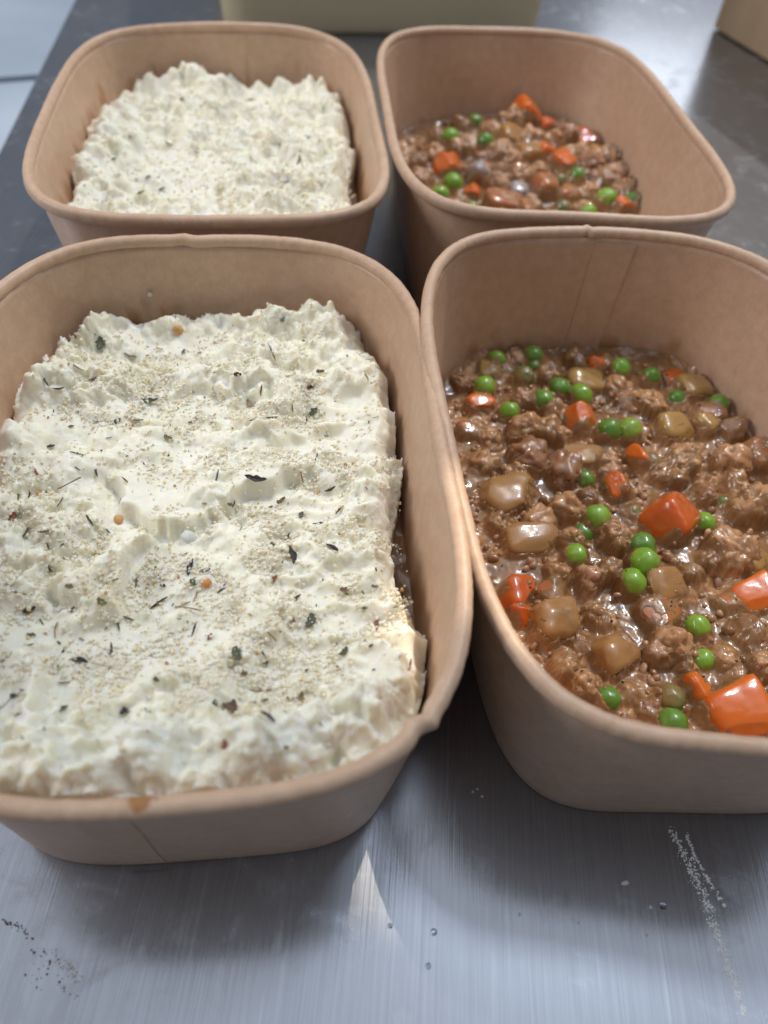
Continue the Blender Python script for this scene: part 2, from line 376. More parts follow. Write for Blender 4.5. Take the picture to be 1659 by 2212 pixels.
def kraft_box(k, label, seams, kinks=(), stains=(), foodz=30):
    X = BOX[k]; root = empty('food_box', (X[0], X[1], 0), X[2]); tag(root, label, 'food box', 'kraft paper food boxes on the steel bench')
    nz = Noise(ord(k)); rh = rim_h(k)
    R = 1.78
    def wallwave(P, z):      # paper is never quite flat
        return (0.50 * nz(np.stack([P[:, 0] * .035, P[:, 1] * .035, 0 * P[:, 0] + z * .04], 1)) + 0.10 * nz(np.stack([P[:, 0] * .14, P[:, 1] * .14, 0 * P[:, 0] + z * .05 + 5], 1))) * min(1, z / 15)
    rows = []; st = []
    # outer wall, bottom to under the bead, then inner wall down to the floor
    prof = [(0.0, 2.6 + 1.2), (0.0, 2.6), (0.6, 2.35)] + [(z, 2.3) for z in (4, 10, 17, 24, 31, 38, 45, 51, 55)] + [(56.8, 2.1)]
    for z, ins in prof:
        P, g = outline(k, z, ins); P = P + g * wallwave(P, z)[:, None]
        rows.append(np.column_stack([P, z + rh * (z / HB)])); st.append(np.zeros(NT_))
    for z in (56.8, 55, 51, 47, 43, 39, 35, 31, 27, 23, 19, 15, 11, 7, 4, 3.2):
        P, g = outline(k, z, 2.9 if z > 3.5 else 5); P = P + g * wallwave(P, z)[:, None]
        rows.append(np.column_stack([P, z + rh * (z / HB)]))
        q = nz.fbm(np.stack([P[:, 0] * .12, P[:, 1] * .12, 0 * P[:, 0] + z * .12 + 7], 1), 3)
        st.append(np.clip((foodz + 2.2 - z) / 6 + q * 1.9, 0, 1) * 0.75)
    G = np.stack(rows, 1)                       # NT x rows x 3
    V = G.reshape(-1, 3); F = gridfaces(NT_, len(rows), True)
    s_ = np.stack(st, 1).ravel(); nb = len(V)
    V = np.vstack([V, [[0, 0, 3.1]], [[0, 0, 0.0]]]); s_ = np.append(s_, [0, 0])
    me = mesh('kraft_body', V, F[:, ::-1], True, [KR_IN], None, {'stain': s_})
    bm = bmesh.new(); bm.from_mesh(me); bm.verts.ensure_lookup_table(); L = len(rows)
    for i in range(NT_):
        bm.faces.new((bm.verts[i * L + L - 1], bm.verts[((i + 1) % NT_) * L + L - 1], bm.verts[nb]))
        bm.faces.new((bm.verts[((i + 1) % NT_) * L], bm.verts[i * L], bm.verts[nb + 1]))
    bmesh.ops.recalc_face_normals(bm, faces=bm.faces)
    for f in bm.faces: f.smooth = True
    bm.to_mesh(me); bm.free()
    link('body', me, root)
    # rolled rim: a bead swept along the outline, lightly wrinkled
    ph = np.linspace(0, 2 * np.pi, 20, endpoint=False)
    TH2 = np.linspace(0, 2 * np.pi, 900, endpoint=False)
    P, g = outline(k, HB, R, TH2); rh2 = rim_h(k, TH2)
    n1 = .45 * nz.fbm(v3(P[:, 0] * .05, P[:, 1] * .05, 3), 4, 0.5); n2 = nz.fbm(v3(P[:, 0] * .5, P[:, 1] * .5, 8), 2)
    rad = R * (1 + 0.07 * n1); zc = HB - 1.6 + rh2 + 0.30 * n1; off = 0.22 * n2 * 0.6
    for th0, depth, wd in kinks:
        d = (TH2 - th0 + np.pi) % (2 * np.pi) - np.pi
        off = off - depth * np.exp(-(d / wd) ** 2) + depth * .9 * np.exp(-((d - 1.7 * wd) / (wd * .6)) ** 2); zc = zc + 0.6 * depth * np.exp(-((d - wd * 1.3) / (wd * .5)) ** 2)
    ring = []; stn = []
    for a in ph:
        rr = rad * (1 + 0.016 * nz(np.stack([P[:, 0] * .35, P[:, 1] * .35, 0 * P[:, 0] + math.cos(a) * 1.3 + 4 * math.sin(a) * .4], 1)))
        q = P + g * (off + rr * np.cos(a))[:, None]
        ring.append(np.column_stack([q, zc + rr * np.sin(a) * (1.30 if math.sin(a) < 0 and math.cos(a) > -.2 else 1.08)]))
        s0 = np.zeros(len(TH2))
        for th0, wd in stains:
            d = (TH2 - th0 + np.pi) % (2 * np.pi) - np.pi
            m_ = np.exp(-(d / wd) ** 2 * 1.2) * (0.5 + 0.5 * math.cos(a - 2.3)) ** 1.5
            s0 = np.maximum(s0, sm(m_ + .12 * n2, 0.30, 0.55))
        stn.append(s0)
    G = np.stack(ring, 1); V = G.reshape(-1, 3); F = gridfaces(900, 20, True)
    i = np.arange(900); F = np.vstack([F, np.stack([i * 20 + 19, ((i + 1) % 900) * 20 + 19, ((i + 1) % 900) * 20, i * 20], 1)])
    link('rim', mesh('kraft_rim', V, F, True, [KR_OUT], None, {'stain': np.stack(stn, 1).ravel()}), root)
    # glued overlap of the sheet, a flap lying on the wall
    for (th0, th1, wth, side) in seams:
        zs = np.linspace(3.2, 55.5, 14); U = np.linspace(0, 1, 9); rows = []
        for z in zs:
            t = z / 55; a0 = th0 * (1 - t) + th1 * t; tt = a0 + wth * U
            base = (2.9 + 0.05) if side == 'in' else 2.3
            for e, sgn in ((0.02, 1), (0.26, 1)):
                ins = base + e if side == 'in' else base - e
                Pq, gq = outline(k, z, ins, tt % (2 * np.pi)); Pq = Pq + gq * wallwave(Pq, z)[:, None]
                rows.append(np.column_stack([Pq, z + rim_h(k, tt) * (z / HB)]))
        G = np.array(rows).reshape(14, 2, 9, 3)
        loop = np.concatenate([G[:, 0], G[:, 1][:, ::-1]], 1)      # 14 x 18
        V = loop.transpose(1, 0, 2).reshape(-1, 3); F = gridfaces(18, 14, True)
        link('seam', mesh('kraft_seam', V, F, False, [KR_IN if side == 'in' else KR_OUT], None, {'stain': np.zeros(len(V))}), root)
    return root

def th_of(k, px, py, z=HB):
    q = to_local(k, at(px, py, z)); x = BOX[k]
    a, b = x[4], x[5]
    return math.atan2(q[1] / b, q[0] / a) % (2 * math.pi)
boxA = kraft_box('A', 'kraft box at front left holding crumb topped mashed potato, with a kinked rim corner',
    [(th_of('A', 355, 1880, 0), th_of('A', 270, 1786, 50), -0.16, 'out')], kinks=[(th_of('A', 918, 1592), 0.75, 0.022), (th_of('A', 430, 503), 0.4, 0.05)], stains=[(th_of('A', 305, 1705), 0.040)], foodz=31)
boxB = kraft_box('B', 'kraft box at front right holding brown mince stew with peas and carrots',
    [(th_of('B', 1207, 800, 10), th_of('B', 1275, 500, 55), -0.22, 'in')], kinks=[(th_of('B', 1280, 489), 0.5, 0.02)], foodz=17)
boxC = kraft_box('C', 'kraft box at back left holding rough forked mashed potato',
    [(th_of('C', 476, 240, 20), th_of('C', 472, 60, 55), -0.2, 'in')], foodz=38)
boxD = kraft_box('D', 'kraft box at back right with a low filling of mince stew',
    [(th_of('D', 1380, 495, 30) , th_of('D', 1390, 490, 55), -0.1, 'out')], foodz=16)

# fibre hanging from the rim seam of the front left box (part of that box)
def tube(pts, rads, n=8):
    pts = np.array(pts, float); rows = []
    for i, p in enumerate(pts):
        d = pts[min(i + 1, len(pts) - 1)] - pts[max(i - 1, 0)]; d /= np.linalg.norm(d)
        a = np.cross(d, [0.3, 0.2, 0.93]); a /= np.linalg.norm(a); b = np.cross(d, a)
        rows.append([p + rads[i] * (math.cos(q) * a + math.sin(q) * b) for q in np.linspace(0, 2 * np.pi, n, endpoint=False)])
    G = np.array(rows).transpose(1, 0, 2); V = G.reshape(-1, 3); return V, gridfaces(n, len(pts), True)
pale = NT('paper fibre'); pale.set(Base_Color=(0.62, 0.47, 0.36, 1), Roughness=0.6)
fp = []
for (px, py, z) in ((336, 1706, 60.6), (337, 1722, 59.6), (337, 1745, 57.8), (337, 1762, 56.5), (339, 1780, 54.8)):
    q = at(px, py, z); l = to_local('A', q); fp.append((l[0], l[1] - 0.25, z))
V, F = tube(fp, [.12, .16, .17, .15, .08]); link('paper_fibre', mesh('paper_fibre', V, F, True, [pale.m]), boxA)

# ------------------------------------------------------------------ mashed potato
def squircle_grid(k, nu, nv, zwall, inset):
    s, t = np.meshgrid(np.linspace(-1, 1, nu), np.linspace(-1, 1, nv), indexing='ij'); s = s.ravel(); t = t.ravel()
    m = np.maximum(np.abs(s), np.abs(t)); m_ = np.maximum(m, 1e-6)
    th = np.arctan2(t, s) % (2 * np.pi)
    P, g = outline(k, zwall, inset, th)
    return m, th, P, g, s, t

def mash_surface(k, seed, nu, nv, base, edge_z, features, wall_in=3.3, rough=1.0):
    nz = Noise(seed); nz2 = Noise(seed + 50)
    m, th, P, g, s, t = squircle_grid(k, nu, nv, 34, wall_in)
    # margin to the wall wanders; features may widen it
    marg = 0.8 + 1.6 * np.clip(nz(v3(P[:, 0] * .07, P[:, 1] * .07, 5)) + .3, 0, 2) + features.get('margin', lambda P: 0 * P[:, 0])(P)
    marg = np.maximum(marg, 0.15)
    q = m / 0.965
    inner = np.clip(q, 0, 1)
    R = P - g * marg[:, None]
    uv = R * inner[:, None]
    u, v = uv[:, 0], uv[:, 1]
    d_edge = (1 - inner) * np.linalg.norm(R, axis=1)           # roughly mm to the edge
    z = base(u, v)
    z = z - 7.0 * (1 - .75 * sm(-v, 62, 76)) * (1 - sm(d_edge, 0, 8.0)) ** 1.7 * (0.6 + 0.8 * np.clip(nz(v3(u * .09, v * .09, 2)) + .4, 0, 1.3))
    # big shapes
    W = np.stack([u + 2.5 * nz(v3(u * .06, v * .06, 11)), v + 2.5 * nz(v3(u * .06, v * .06, 23)), 0 * u], 1)
    smooth = sm(nz.fbm(v3(u * .028, v * .028, 31), 2), -0.28, 0.22)     # 1 = smeared flat, 0 = clumpy
    smooth = np.clip(smooth + features['smooth'](u, v), 0, 1)
    cl = 1 - smooth
    z = z + 1.6 * nz.fbm(v3(u * .03, v * .03, 41), 3)
    z = z + features['shape'](u, v, W, nz)
    # lumps, pushed out sideways as well as up so that they overhang
    Bn = np.stack([W[:, 0] * .10, W[:, 1] * .10, z * .05], 1)
    b1 = nz.billow(Bn, 3, 0.5); big = nz.billow(np.stack([W[:, 0] * .050, W[:, 1] * .062, 0 * u + 3], 1), 2, .45); z = z + (.25 + .75 * cl) * 3.3 * big
    z = z + rough * (.08 + .92 * cl) * 0.7 * b1
    edgey = np.clip(cl + .8 * (1 - sm(d_edge, 4, 14)), 0, 1)
    for q_, (cs, am, th_) in enumerate(((9.5, 2.3, .35), (6.0, 1.7, .30), (3.4, .95, .30))):     # rounded dollops pressed together
        wq = np.stack([u + .30 * cs * nz2(v3(u * 1.1 / cs, v * 1.1 / cs, 3 + q_)) + .16 * cs * nz2(v3(u * 2.6 / cs, v * 2.6 / cs, 7 + q_)), v + .30 * cs * nz2(v3(u * 1.1 / cs, v * 1.1 / cs, 13 + q_)) + .16 * cs * nz2(v3(u * 2.6 / cs, v * 2.6 / cs, 17 + q_))], 1) / cs
        dw, iw = worley(wq, seed + 5 + q_)
        z = z + rough * (.12 + .88 * edgey) * am * np.sqrt(np.clip(1 - (dw / .66) ** 2, 0, 1)) * sm(iw, th_, th_ + .1) * (.5 + iw)
    b1s = nz2.fbm(np.stack([W[:, 0] * .05 , W[:, 1] * .16, 0 * u], 1), 3); z = z + smooth * 0.8 * b1s * rough
    # torn ledges: terraces with ragged edges, where one spoonful lies over the next
    Wl = np.stack([W[:, 0] + 1.1 * nz2(v3(u * .45, v * .45, 3)), W[:, 1] + 1.1 * nz2(v3(u * .45, v * .45, 9)), 0 * u], 1)
    for q_, (fx, fy, th_, hh) in enumerate(((.035, .055, .10, 2.2), (.055, .085, .05, 1.5), (.09, .13, .1, .7))):
        f_ = nz2.fbm(np.stack([Wl[:, 0] * fx, Wl[:, 1] * fy, 0 * u + 40 + 7 * q_], 1), 4, .55)
        z = z + hh * rough * (0.30 + 0.70 * cl) * (sm(f_, th_, th_ + .05) * (1 - .55 * sm(f_, th_, th_ + .9)))
    Zg = z.reshape(nu, nv); Zs = Zg.copy()
    for _ in range(7): Zs = (Zs * 2 + np.roll(Zs, 1, 0) + np.roll(Zs, -1, 0) + np.roll(Zs, 1, 1) + np.roll(Zs, -1, 1)) / 6
    Zt = Zs.copy()
    for _ in range(12): Zt = (Zt * 2 + np.roll(Zt, 1, 0) + np.roll(Zt, -1, 0) + np.roll(Zt, 1, 1) + np.roll(Zt, -1, 1)) / 6
    ed = (m > .96).reshape(nu, nv); cg = cl.reshape(nu, nv)
    z = np.where(ed, Zg, Zs * cg + Zt * (1 - cg)).ravel()
    z = z - 9 * np.clip(m - 0.965, 0, 1) / 0.035
    V = np.column_stack([uv, z])
    # normals from the grid
    G = V.reshape(nu, nv, 3)
    def normals(G):
        du = np.gradient(G, axis=0); dv = np.gradient(G, axis=1); n = np.cross(du, dv)
        return (n / (np.linalg.norm(n, axis=2, keepdims=True) + 1e-9)).reshape(-1, 3)
    def blur(A, n=2):
        for _ in range(n):
            A = (A + np.roll(A, 1, 0) + np.roll(A, -1, 0) + np.roll(A, 1, 1) + np.roll(A, -1, 1)) / 5
        return A
    N = normals(G)
    ins = sm(d_edge, 0.0, 1.2)
    Q = V * 1.0
    c2 = nz2.billow(Q * .30, 3, 0.55)
    V = V + N * ((0.15 + 0.85 * cl) * 0.42 * rough * c2)[:, None]
    tear = np.clip(nz.fbm(V * .55 + 60, 3), -0.2, 1)         # torn crumbly crust
    V = V + N * ((0.12 + 0.88 * cl) * 0.20 * rough * tear)[:, None]
    V = V + N * (0.05 * nz2.fbm(V * 1.6, 2) * (0.3 + 0.7 * cl))[:, None]
    # keep it off the wall
    e = np.linalg.norm(V[:, :2], axis=1) / (np.linalg.norm(P, axis=1) + 1e-6)
    lim = np.linalg.norm(P, axis=1); over = np.linalg.norm(V[:, :2], axis=1) > lim - .2
    V[over, :2] *= ((lim[over] - .2) / np.linalg.norm(V[over, :2], axis=1))[:, None]
    return V, nu, nv

def L(k, px, py, z): return to_local(k, at(px, py, z))
def seg_field(k, pts, z):
    """signed distance (mm) to a polyline given in picture places; + on its left"""
    Q = np.array([L(k, x, y, z) for x, y in pts])
    def f(u, v):
        best = np.full(len(u), 1e9); sg = np.zeros(len(u)); al = np.zeros(len(u))
        for i in range(len(Q) - 1):
            a, b = Q[i], Q[i + 1]; ab = b - a; l = np.dot(ab, ab)
            tt = np.clip(((u - a[0]) * ab[0] + (v - a[1]) * ab[1]) / l, 0, 1)
            dx, dy = u - a[0] - tt * ab[0], v - a[1] - tt * ab[1]; d = np.hypot(dx, dy)
            k_ = d < best; best[k_] = d[k_]; sg[k_] = np.sign(ab[0] * dy - ab[1] * dx)[k_]; al[k_] = ((i + tt) / (len(Q) - 1))[k_]
        return best, sg, al
    return f

# front left: folds and ledges read from the photograph (picture places), right-hand fork ridges, rough front
FZ = 38
foldsA = [  # polyline, height of the ledge, width behind, which side is high
    ([(0, 905), (60, 960), (150, 1000), (215, 985), (300, 940), (400, 925)], 2.6, 9, -1),
    ([(240, 1020), (270, 1090), (345, 1170), (420, 1145), (560, 1075), (700, 1030)], 2.8, 10, 1),
    ([(345, 1175), (300, 1230), (255, 1300), (265, 1370)], 2.6, 9, -1),
    ([(70, 1400), (115, 1450), (125, 1530), (105, 1610)], 2.2, 8, -1),
    ([(120, 1600), (230, 1640), (330, 1610), (430, 1560), (560, 1600), (700, 1560), (760, 1520), (860, 1510)], 2.6, 9, -1),
    ([(770, 1390), (850, 1410), (870, 1470), (840, 1530)], 2.6, 6, -1),
    ([(400, 770), (520, 755), (640, 790), (760, 770)], 1.2, 6, 1),
    ([(330, 860), (480, 850), (620, 840)], 1.4, 6, 1),
    ([(520, 950), (610, 960), (700, 930), (800, 900)], 1.2, 6, 1),
]
foldsA = [(seg_field('A', p, FZ), h, w_, s_) for p, h, w_, s_ in foldsA]
peaksA = [(L('A', 200, 690, 40), 6.5, 6), (L('A', 130, 730, 39), 4.0, 6), (L('A', 705, 685, 40), 7.5, 8), (L('A', 545, 700, 36), 3.0, 5), (L('A', 30, 860, 37), 3, 6),
          (L('A', 850, 920, 34), 2.5, 6), (L('A', 860, 1180, 33), 2.0, 6), (L('A', 880, 1480, 42), 4.5, 8), (L('A', 800, 1570, 42), 4, 9), (L('A', 40, 950, 38), 3, 8), (L('A', 330, 1670, 42), 2.5, 10), (L('A', 560, 1640, 42), 2.5, 9), (L('A', 60, 1620, 42), 3, 10), (L('A', 470, 990, 38), 2.2, 11)]
def shapeA(u, v, W, nz):
    z = 0 * u
    uu = W[:, 0] + 3.4 * nz.fbm(v3(u * .11, v * .11, 77), 3, .5); vv = W[:, 1] + 3.4 * nz.fbm(v3(u * .11, v * .11, 88), 3, .5)
    for f, h, wd, hi in foldsA:
        d, sg, al = f(uu - (W[:, 0] - u) * .5, vv - (W[:, 1] - v) * .5)
        k_ = h * sm(al, 0.0, 0.12) * sm(1 - al, 0.0, 0.12)
        side = sg * hi > 0
        k_ = k_ * 1.35; z = z + np.where(side, k_ * (np.exp(-(d / wd) ** 2) * sm(d, 0, 1.0)), -0.8 * k_ * np.exp(-d / 2.6))
    for c, h, r in peaksA:
        d = np.hypot(u - c[0], v - c[1]) + 1.2 * nz(v3(u * .3, v * .3, 5)); z = z + h * np.exp(-(d / r) ** 2)
    # fork ridges running across, on the right
    mr = sm(u + 0.12 * (v + 20), 6, 22) * (1 - sm(np.abs(v + 18), 42, 58))
    ridge = np.abs(np.sin((vv * 0.97 + 0.08 * u + 1.3 * nz(v3(u * .05, v * .05, 3))) * math.pi / 6.6))
    z = z + mr * 2.6 * (1 - ridge ** 0.7)
    mc = 0.5 * (1 - sm(np.abs(u + 5), 18, 40)) * (1 - sm(np.abs(v - 30), 25, 45))
    z = z + mc * 1.5 * (np.abs(np.sin((W[:, 1] * 1.1 + 0.15 * u) * math.pi / 8)) ** 0.8 - .5)
    return z
def smoothA(u, v):
    f = 0.55 * np.exp(-((u + 2) ** 2 + (v + 22) ** 2) / 26 ** 2) + 0.4 * np.exp(-((u - 30) ** 2 + (v + 15) ** 2) / 25 ** 2) + 0.4 * np.exp(-((u - 30) ** 2 + (v - 55) ** 2) / 22 ** 2)
    return f - 0.9 * sm(-v, 48, 66) - 0.35 * sm(v, 58, 72) - 0.4 * np.exp(-((u + 38) ** 2 + (v - 10) ** 2) / 20 ** 2)
def marginA(P):
    # open strip along the right wall where the sauce below shows, and a bay at the back
    th = np.arctan2(P[:, 1], P[:, 0])
    return -1.0 * (P[:, 1] < -70) - 1.5 * (P[:, 0] > 0) + 6.2 * np.exp(-((P[:, 1] + 26) / 16) ** 4) * (P[:, 0] > 0) + 2.8 * np.exp(-((P[:, 1] + 4) / 8) ** 2) * (P[:, 0] > 0) + 3.5 * np.exp(-((P[:, 0] - 12) / 10) ** 2) * (P[:, 1] > 0) + 2.2 * np.exp(-((P[:, 1] - 25) / 22) ** 2) * (P[:, 0] > 0)
VA, nuA, nvA = mash_surface('A', 11, 430, 620, lambda u, v: 37.5 + 0.045 * (-v) * (v < 0) + 4.2 * sm(-v, 55, 78) - 0.035 * v * (v > 0) - 0.015 * u, 30, {'smooth': smoothA, 'shape': shapeA, 'margin': marginA})
mashA = link('mashed_potato', mesh('mash_front', VA, gridfaces(nuA, nvA), True, [MASH]), None, (BOX['A'][0], BOX['A'][1], 0), (0, 0, BOX['A'][2]))
tag(mashA, 'creamy mashed potato spread with folds and fork ridges filling the front left box', 'mashed potato')

peaksC = [(L('C', 290, 150, 44), 8, 4.0), (L('C', 490, 160, 42), 7, 7), (L('C', 380, 165, 42), 5, 8), (L('C', 745, 220, 40), 7, 5), (L('C', 690, 200, 40), 4.5, 6), (L('C', 185, 285, 42), 4, 6), (L('C', 145, 345, 44), 4, 6), (L('C', 150, 430, 44), 3.5, 7), (L('C', 600, 180, 40), 4, 6)]
def shapeC(u, v, W, nz):
    z = 0 * u
    for c, h, r in peaksC:
        d = np.hypot(u - c[0], v - c[1]) + 1.0 * nz(v3(u * .3, v * .3, 5)); z = z + h * np.exp(-(d / r) ** 1.6)
    # peaks pulled up with a fork: diagonal rows of little crests
    p = W[:, 0] * 0.86 + W[:, 1] * 0.5; q = -W[:, 0] * 0.5 + W[:, 1] * 0.86
    z = z + 1.6 * np.abs(np.sin(p * math.pi / 9 + 1.5 * nz(v3(u * .08, v * .08, 9)))) ** 0.7 + 1.3 * nz.billow(v3(p * .16, q * .07, 4), 2)
    return z
VC, nuC, nvC = mash_surface('C', 23, 300, 420, lambda u, v: 38.0 + 0.02 * -v + 0 * u, 32,
    {'smooth': lambda u, v: -0.25 + 0 * u, 'shape': shapeC, 'margin': lambda P: 5.0 * np.exp(-((P[:, 1] + 22) / 14) ** 2) * (P[:, 0] > 0) + 2.0 * np.exp(-((P[:, 1] + 25) / 8) ** 2) * (P[:, 0] < 0) - 1.0 * (P[:, 0] < 0)}, rough=0.85)
mashC = link('mashed_potato', mesh('mash_back', VC, gridfaces(nuC, nvC), True, [MASH]), None, (BOX['C'][0], BOX['C'][1], 0), (0, 0, BOX['C'][2]))
tag(mashC, 'rough peaked mashed potato roughed up with a fork in the back left box', 'mashed potato')

def sampler(V, nu, nv):
    """nearest top vertex: local (u, v) -> (height, normal)"""
    G = V.reshape(nu, nv, 3); du = np.gradient(G, axis=0); dv = np.gradient(G, axis=1); n = np.cross(du, dv)
    n /= (np.linalg.norm(n, axis=2, keepdims=True) + 1e-9); cell = 0.5
    tab = {}
    N = n.reshape(-1, 3); order = np.argsort(V[:, 2])
    key = np.round(V[:, :2] / cell).astype(int)
    for i in order: tab[(key[i, 0], key[i, 1])] = i
    def f(u, v):
        a, b = int(round(u / cell)), int(round(v / cell))
        for r in range(0, 6):
            best = None
            for x in range(a - r, a + r + 1):
                for y in range(b - r, b + r + 1):
                    i = tab.get((x, y))
                    if i is not None and (best is None or V[i, 2] > V[best, 2]): best = i
            if best is not None:
                nn = N[best]; return V[best, 2], (nn if nn[2] > 0 else -nn)
        return 30.0, np.array([0, 0, 1.])
    return f
sA = sampler(VA, nuA, nvA); sC = sampler(VC, nuC, nvC)
def land(k, smp, px, py, z0):
    """where the sight line through a picture place meets the food surface; local mm"""
    z = z0
    for _ in range(6):
        q = L(k, px, py, z); h, n = smp(q[0], q[1]); z = 0.5 * z + 0.5 * h
    return q[0], q[1], h, n

# ------------------------------------------------------------------ breadcrumbs
rc = random.Random(5)
def bit_shapes(n, seed, sub=1, amp=0.35):
    nz = Noise(seed); out = []
    for i in range(n):
        V, F = ico(sub); d = 1 + amp * nz(V * 1.7 + 13 * i); out.append((V * d[:, None], F))
    return out
CR = bit_shapes(8, 3)
def in_box(k, u, v, ins, z=36):
    x = BOX[k]; t = z / HB; a = x[4] - TA * (1 - t) - ins; b = x[5] - TB * (1 - t) - ins
    return abs(u / a) ** 3.6 + abs(v / b) ** 3.6 < 1
def crumbs(k, smp, count, dens, nseed, smin=0.20, smax=0.66):
    nz = Noise(nseed); items = []
    x = BOX[k]
    while len(items) < count:
        U = np.random.RandomState(rc.randrange(1 << 30)).rand(4000, 3); u = (U[:, 0] * 2 - 1) * x[4]; v = (U[:, 1] * 2 - 1) * x[5]
        d = dens(u, v, nz)
        for uu, vv, dd, rr in zip(u, v, d, U[:, 2]):
            if rr < dd and in_box(k, uu, vv, 7):
                h, n = smp(uu, vv)
                s = smin + (smax - smin) * rc.random() ** 2.6
                c = rc.choice([(0.96, 0.92, 0.80), (0.96, 0.92, 0.80), (0.96, 0.92, 0.80), (0.93, 0.86, 0.70), (0.94, 0.85, 0.63), (0.96, 0.92, 0.80)]) if rc.random() > .012 else rc.choice([(0.75, 0.42, 0.14), (0.62, 0.36, 0.16)])
                items.append(((uu + n[0] * s * .4, vv + n[1] * s * .4, h + n[2] * s * .45), (rc.random() * 6, rc.random() * 6, rc.random() * 6), (s * rc.uniform(.6, 1.2), s * rc.uniform(.6, 1.1), s * rc.uniform(.5, 1)), c, rc.randrange(8)))
                if len(items) >= count: break
    return items
hot = [(L('A', x, y, 38), r) for x, y, r in ((230, 830, 17), (430, 1010, 9), (700, 1000, 16), (560, 760, 22), (90, 1100, 16), (640, 1150, 16), (280, 1270, 16), (450, 1260, 18), (230, 1390, 18), (330, 1440, 14), (560, 1370, 16), (700, 1400, 14), (520, 1500, 12), (30, 1300, 12), (800, 1290, 12), (380, 880, 14), (620, 880, 14), (60, 1180, 10), (540, 1590, 9), (660, 1470, 9))]
def densA(u, v, nz):
    d = 0.015 + 0 * u
    for c, r in hot: d = d + 0.75 * np.exp(-((u - c[0]) ** 2 + (v - c[1]) ** 2) / r ** 2)
    return d * (0.12 + 2.4 * np.clip(nz.fbm(v3(u * .09, v * .09), 3) + .12, 0, 1)) * (1 - 0.8 * sm(-v, 60, 72))
itA = crumbs('A', sA, 12000, densA, 61)
cA = link('breadcrumbs', scatter_mesh('crumbs_front', CR, itA, [CRUMB]), None, (BOX['A'][0], BOX['A'][1], 0), (0, 0, BOX['A'][2]))
tag(cA, 'fine pale breadcrumbs sprinkled over the mashed potato in the front left box', 'breadcrumbs', None, 'stuff')
itC = crumbs('C', sC, 3600, lambda u, v, nz: 0.12 + 0.8 * np.exp(-((u - 18) ** 2 / 34 ** 2 + (v + 12) ** 2 / 60 ** 2)) * np.clip(nz.fbm(v3(u * .1, v * .1), 3) + .45, 0, 1), 62, 0.3, 0.75)
cC = link('breadcrumbs', scatter_mesh('crumbs_back', CR, itC, [CRUMB]), None, (BOX['C'][0], BOX['C'][1], 0), (0, 0, BOX['C'][2]))
tag(cC, 'fine pale breadcrumbs sprinkled over the mashed potato in the back left box', 'breadcrumbs', None, 'stuff')

# ------------------------------------------------------------------ dried herbs
def leaf_mesh(kind, seed):
    """a curled dry flake 1 mm long, along x: 't' needle, 'l' leaf, 'w' broad torn bit, 's' stalk"""
    r = random.Random(seed); n = 9; wd = {'t': 0.10, 'l': 0.16, 'w': 0.34, 's': 0.055}[kind]; bend = r.uniform(-.32, .32); curl = r.uniform(.05, .22) * (0.5 if kind in 'ts' else 1)
    rows = []
    for i in range(n):
        t = i / (n - 1); x = t - .5
        if kind == 's': ww = wd * (0.85 + 0.3 * r.random())
        elif kind == 'w': ww = wd * (math.sin(math.pi * min(1, (t * .86 + .12))) ** .6) * r.uniform(.72, 1.15)
        else: ww = wd * (math.sin(math.pi * (t * .93 + .035)) ** .75) * r.uniform(.88, 1.1)
        cy = bend * (x * x * 4 - 1) * .35; cz = curl * (x * x * 4) * .5
        th = 0.028 if kind != 's' else wd * .8
        w1, w2 = ww * r.uniform(.6, 1.2), ww * r.uniform(.6, 1.2); rows.append([(x, cy - w1, cz + w1 * .6), (x, cy - w1 * .5, cz + .04), (x, cy, cz - (.03 if kind in 'lt' else 0) + .02), (x, cy + w2 * .5, cz + .04), (x, cy + w2, cz + w2 * .25),
                     (x, cy + ww * .5, cz + .04 - th), (x, cy, cz - th * 1.2), (x, cy - ww * .5, cz + .04 - th)])
    G = np.array(rows).transpose(1, 0, 2); V = G.reshape(-1, 3); F = gridfaces(8, n, True).tolist()
    F += [[i * n for i in range(8)][::-1], [i * n + n - 1 for i in range(8)]]
    return V, F
_leaf = {}
def leaf(kind, v, colr):
    key = (kind, v, colr)
    if key not in _leaf: V, F = leaf_mesh(kind, v * 31 + ord(kind)); _leaf[key] = mesh('flake', V, F, True, [HERB[colr]])
    return _leaf[key]
KN = {'t': ('herb_needle', 'needle thin'), 'l': ('herb_leaf', 'pointed'), 'w': ('herb_flake', 'broad torn'), 's': ('herb_stalk', 'straight stalk of')}
CN = {'g': 'dark green', 'd': 'blackish', 'b': 'brown', 'o': 'olive', 'p': 'purplish brown', 'r': 'reddish', 's': 'straw coloured'}
HERBS = []
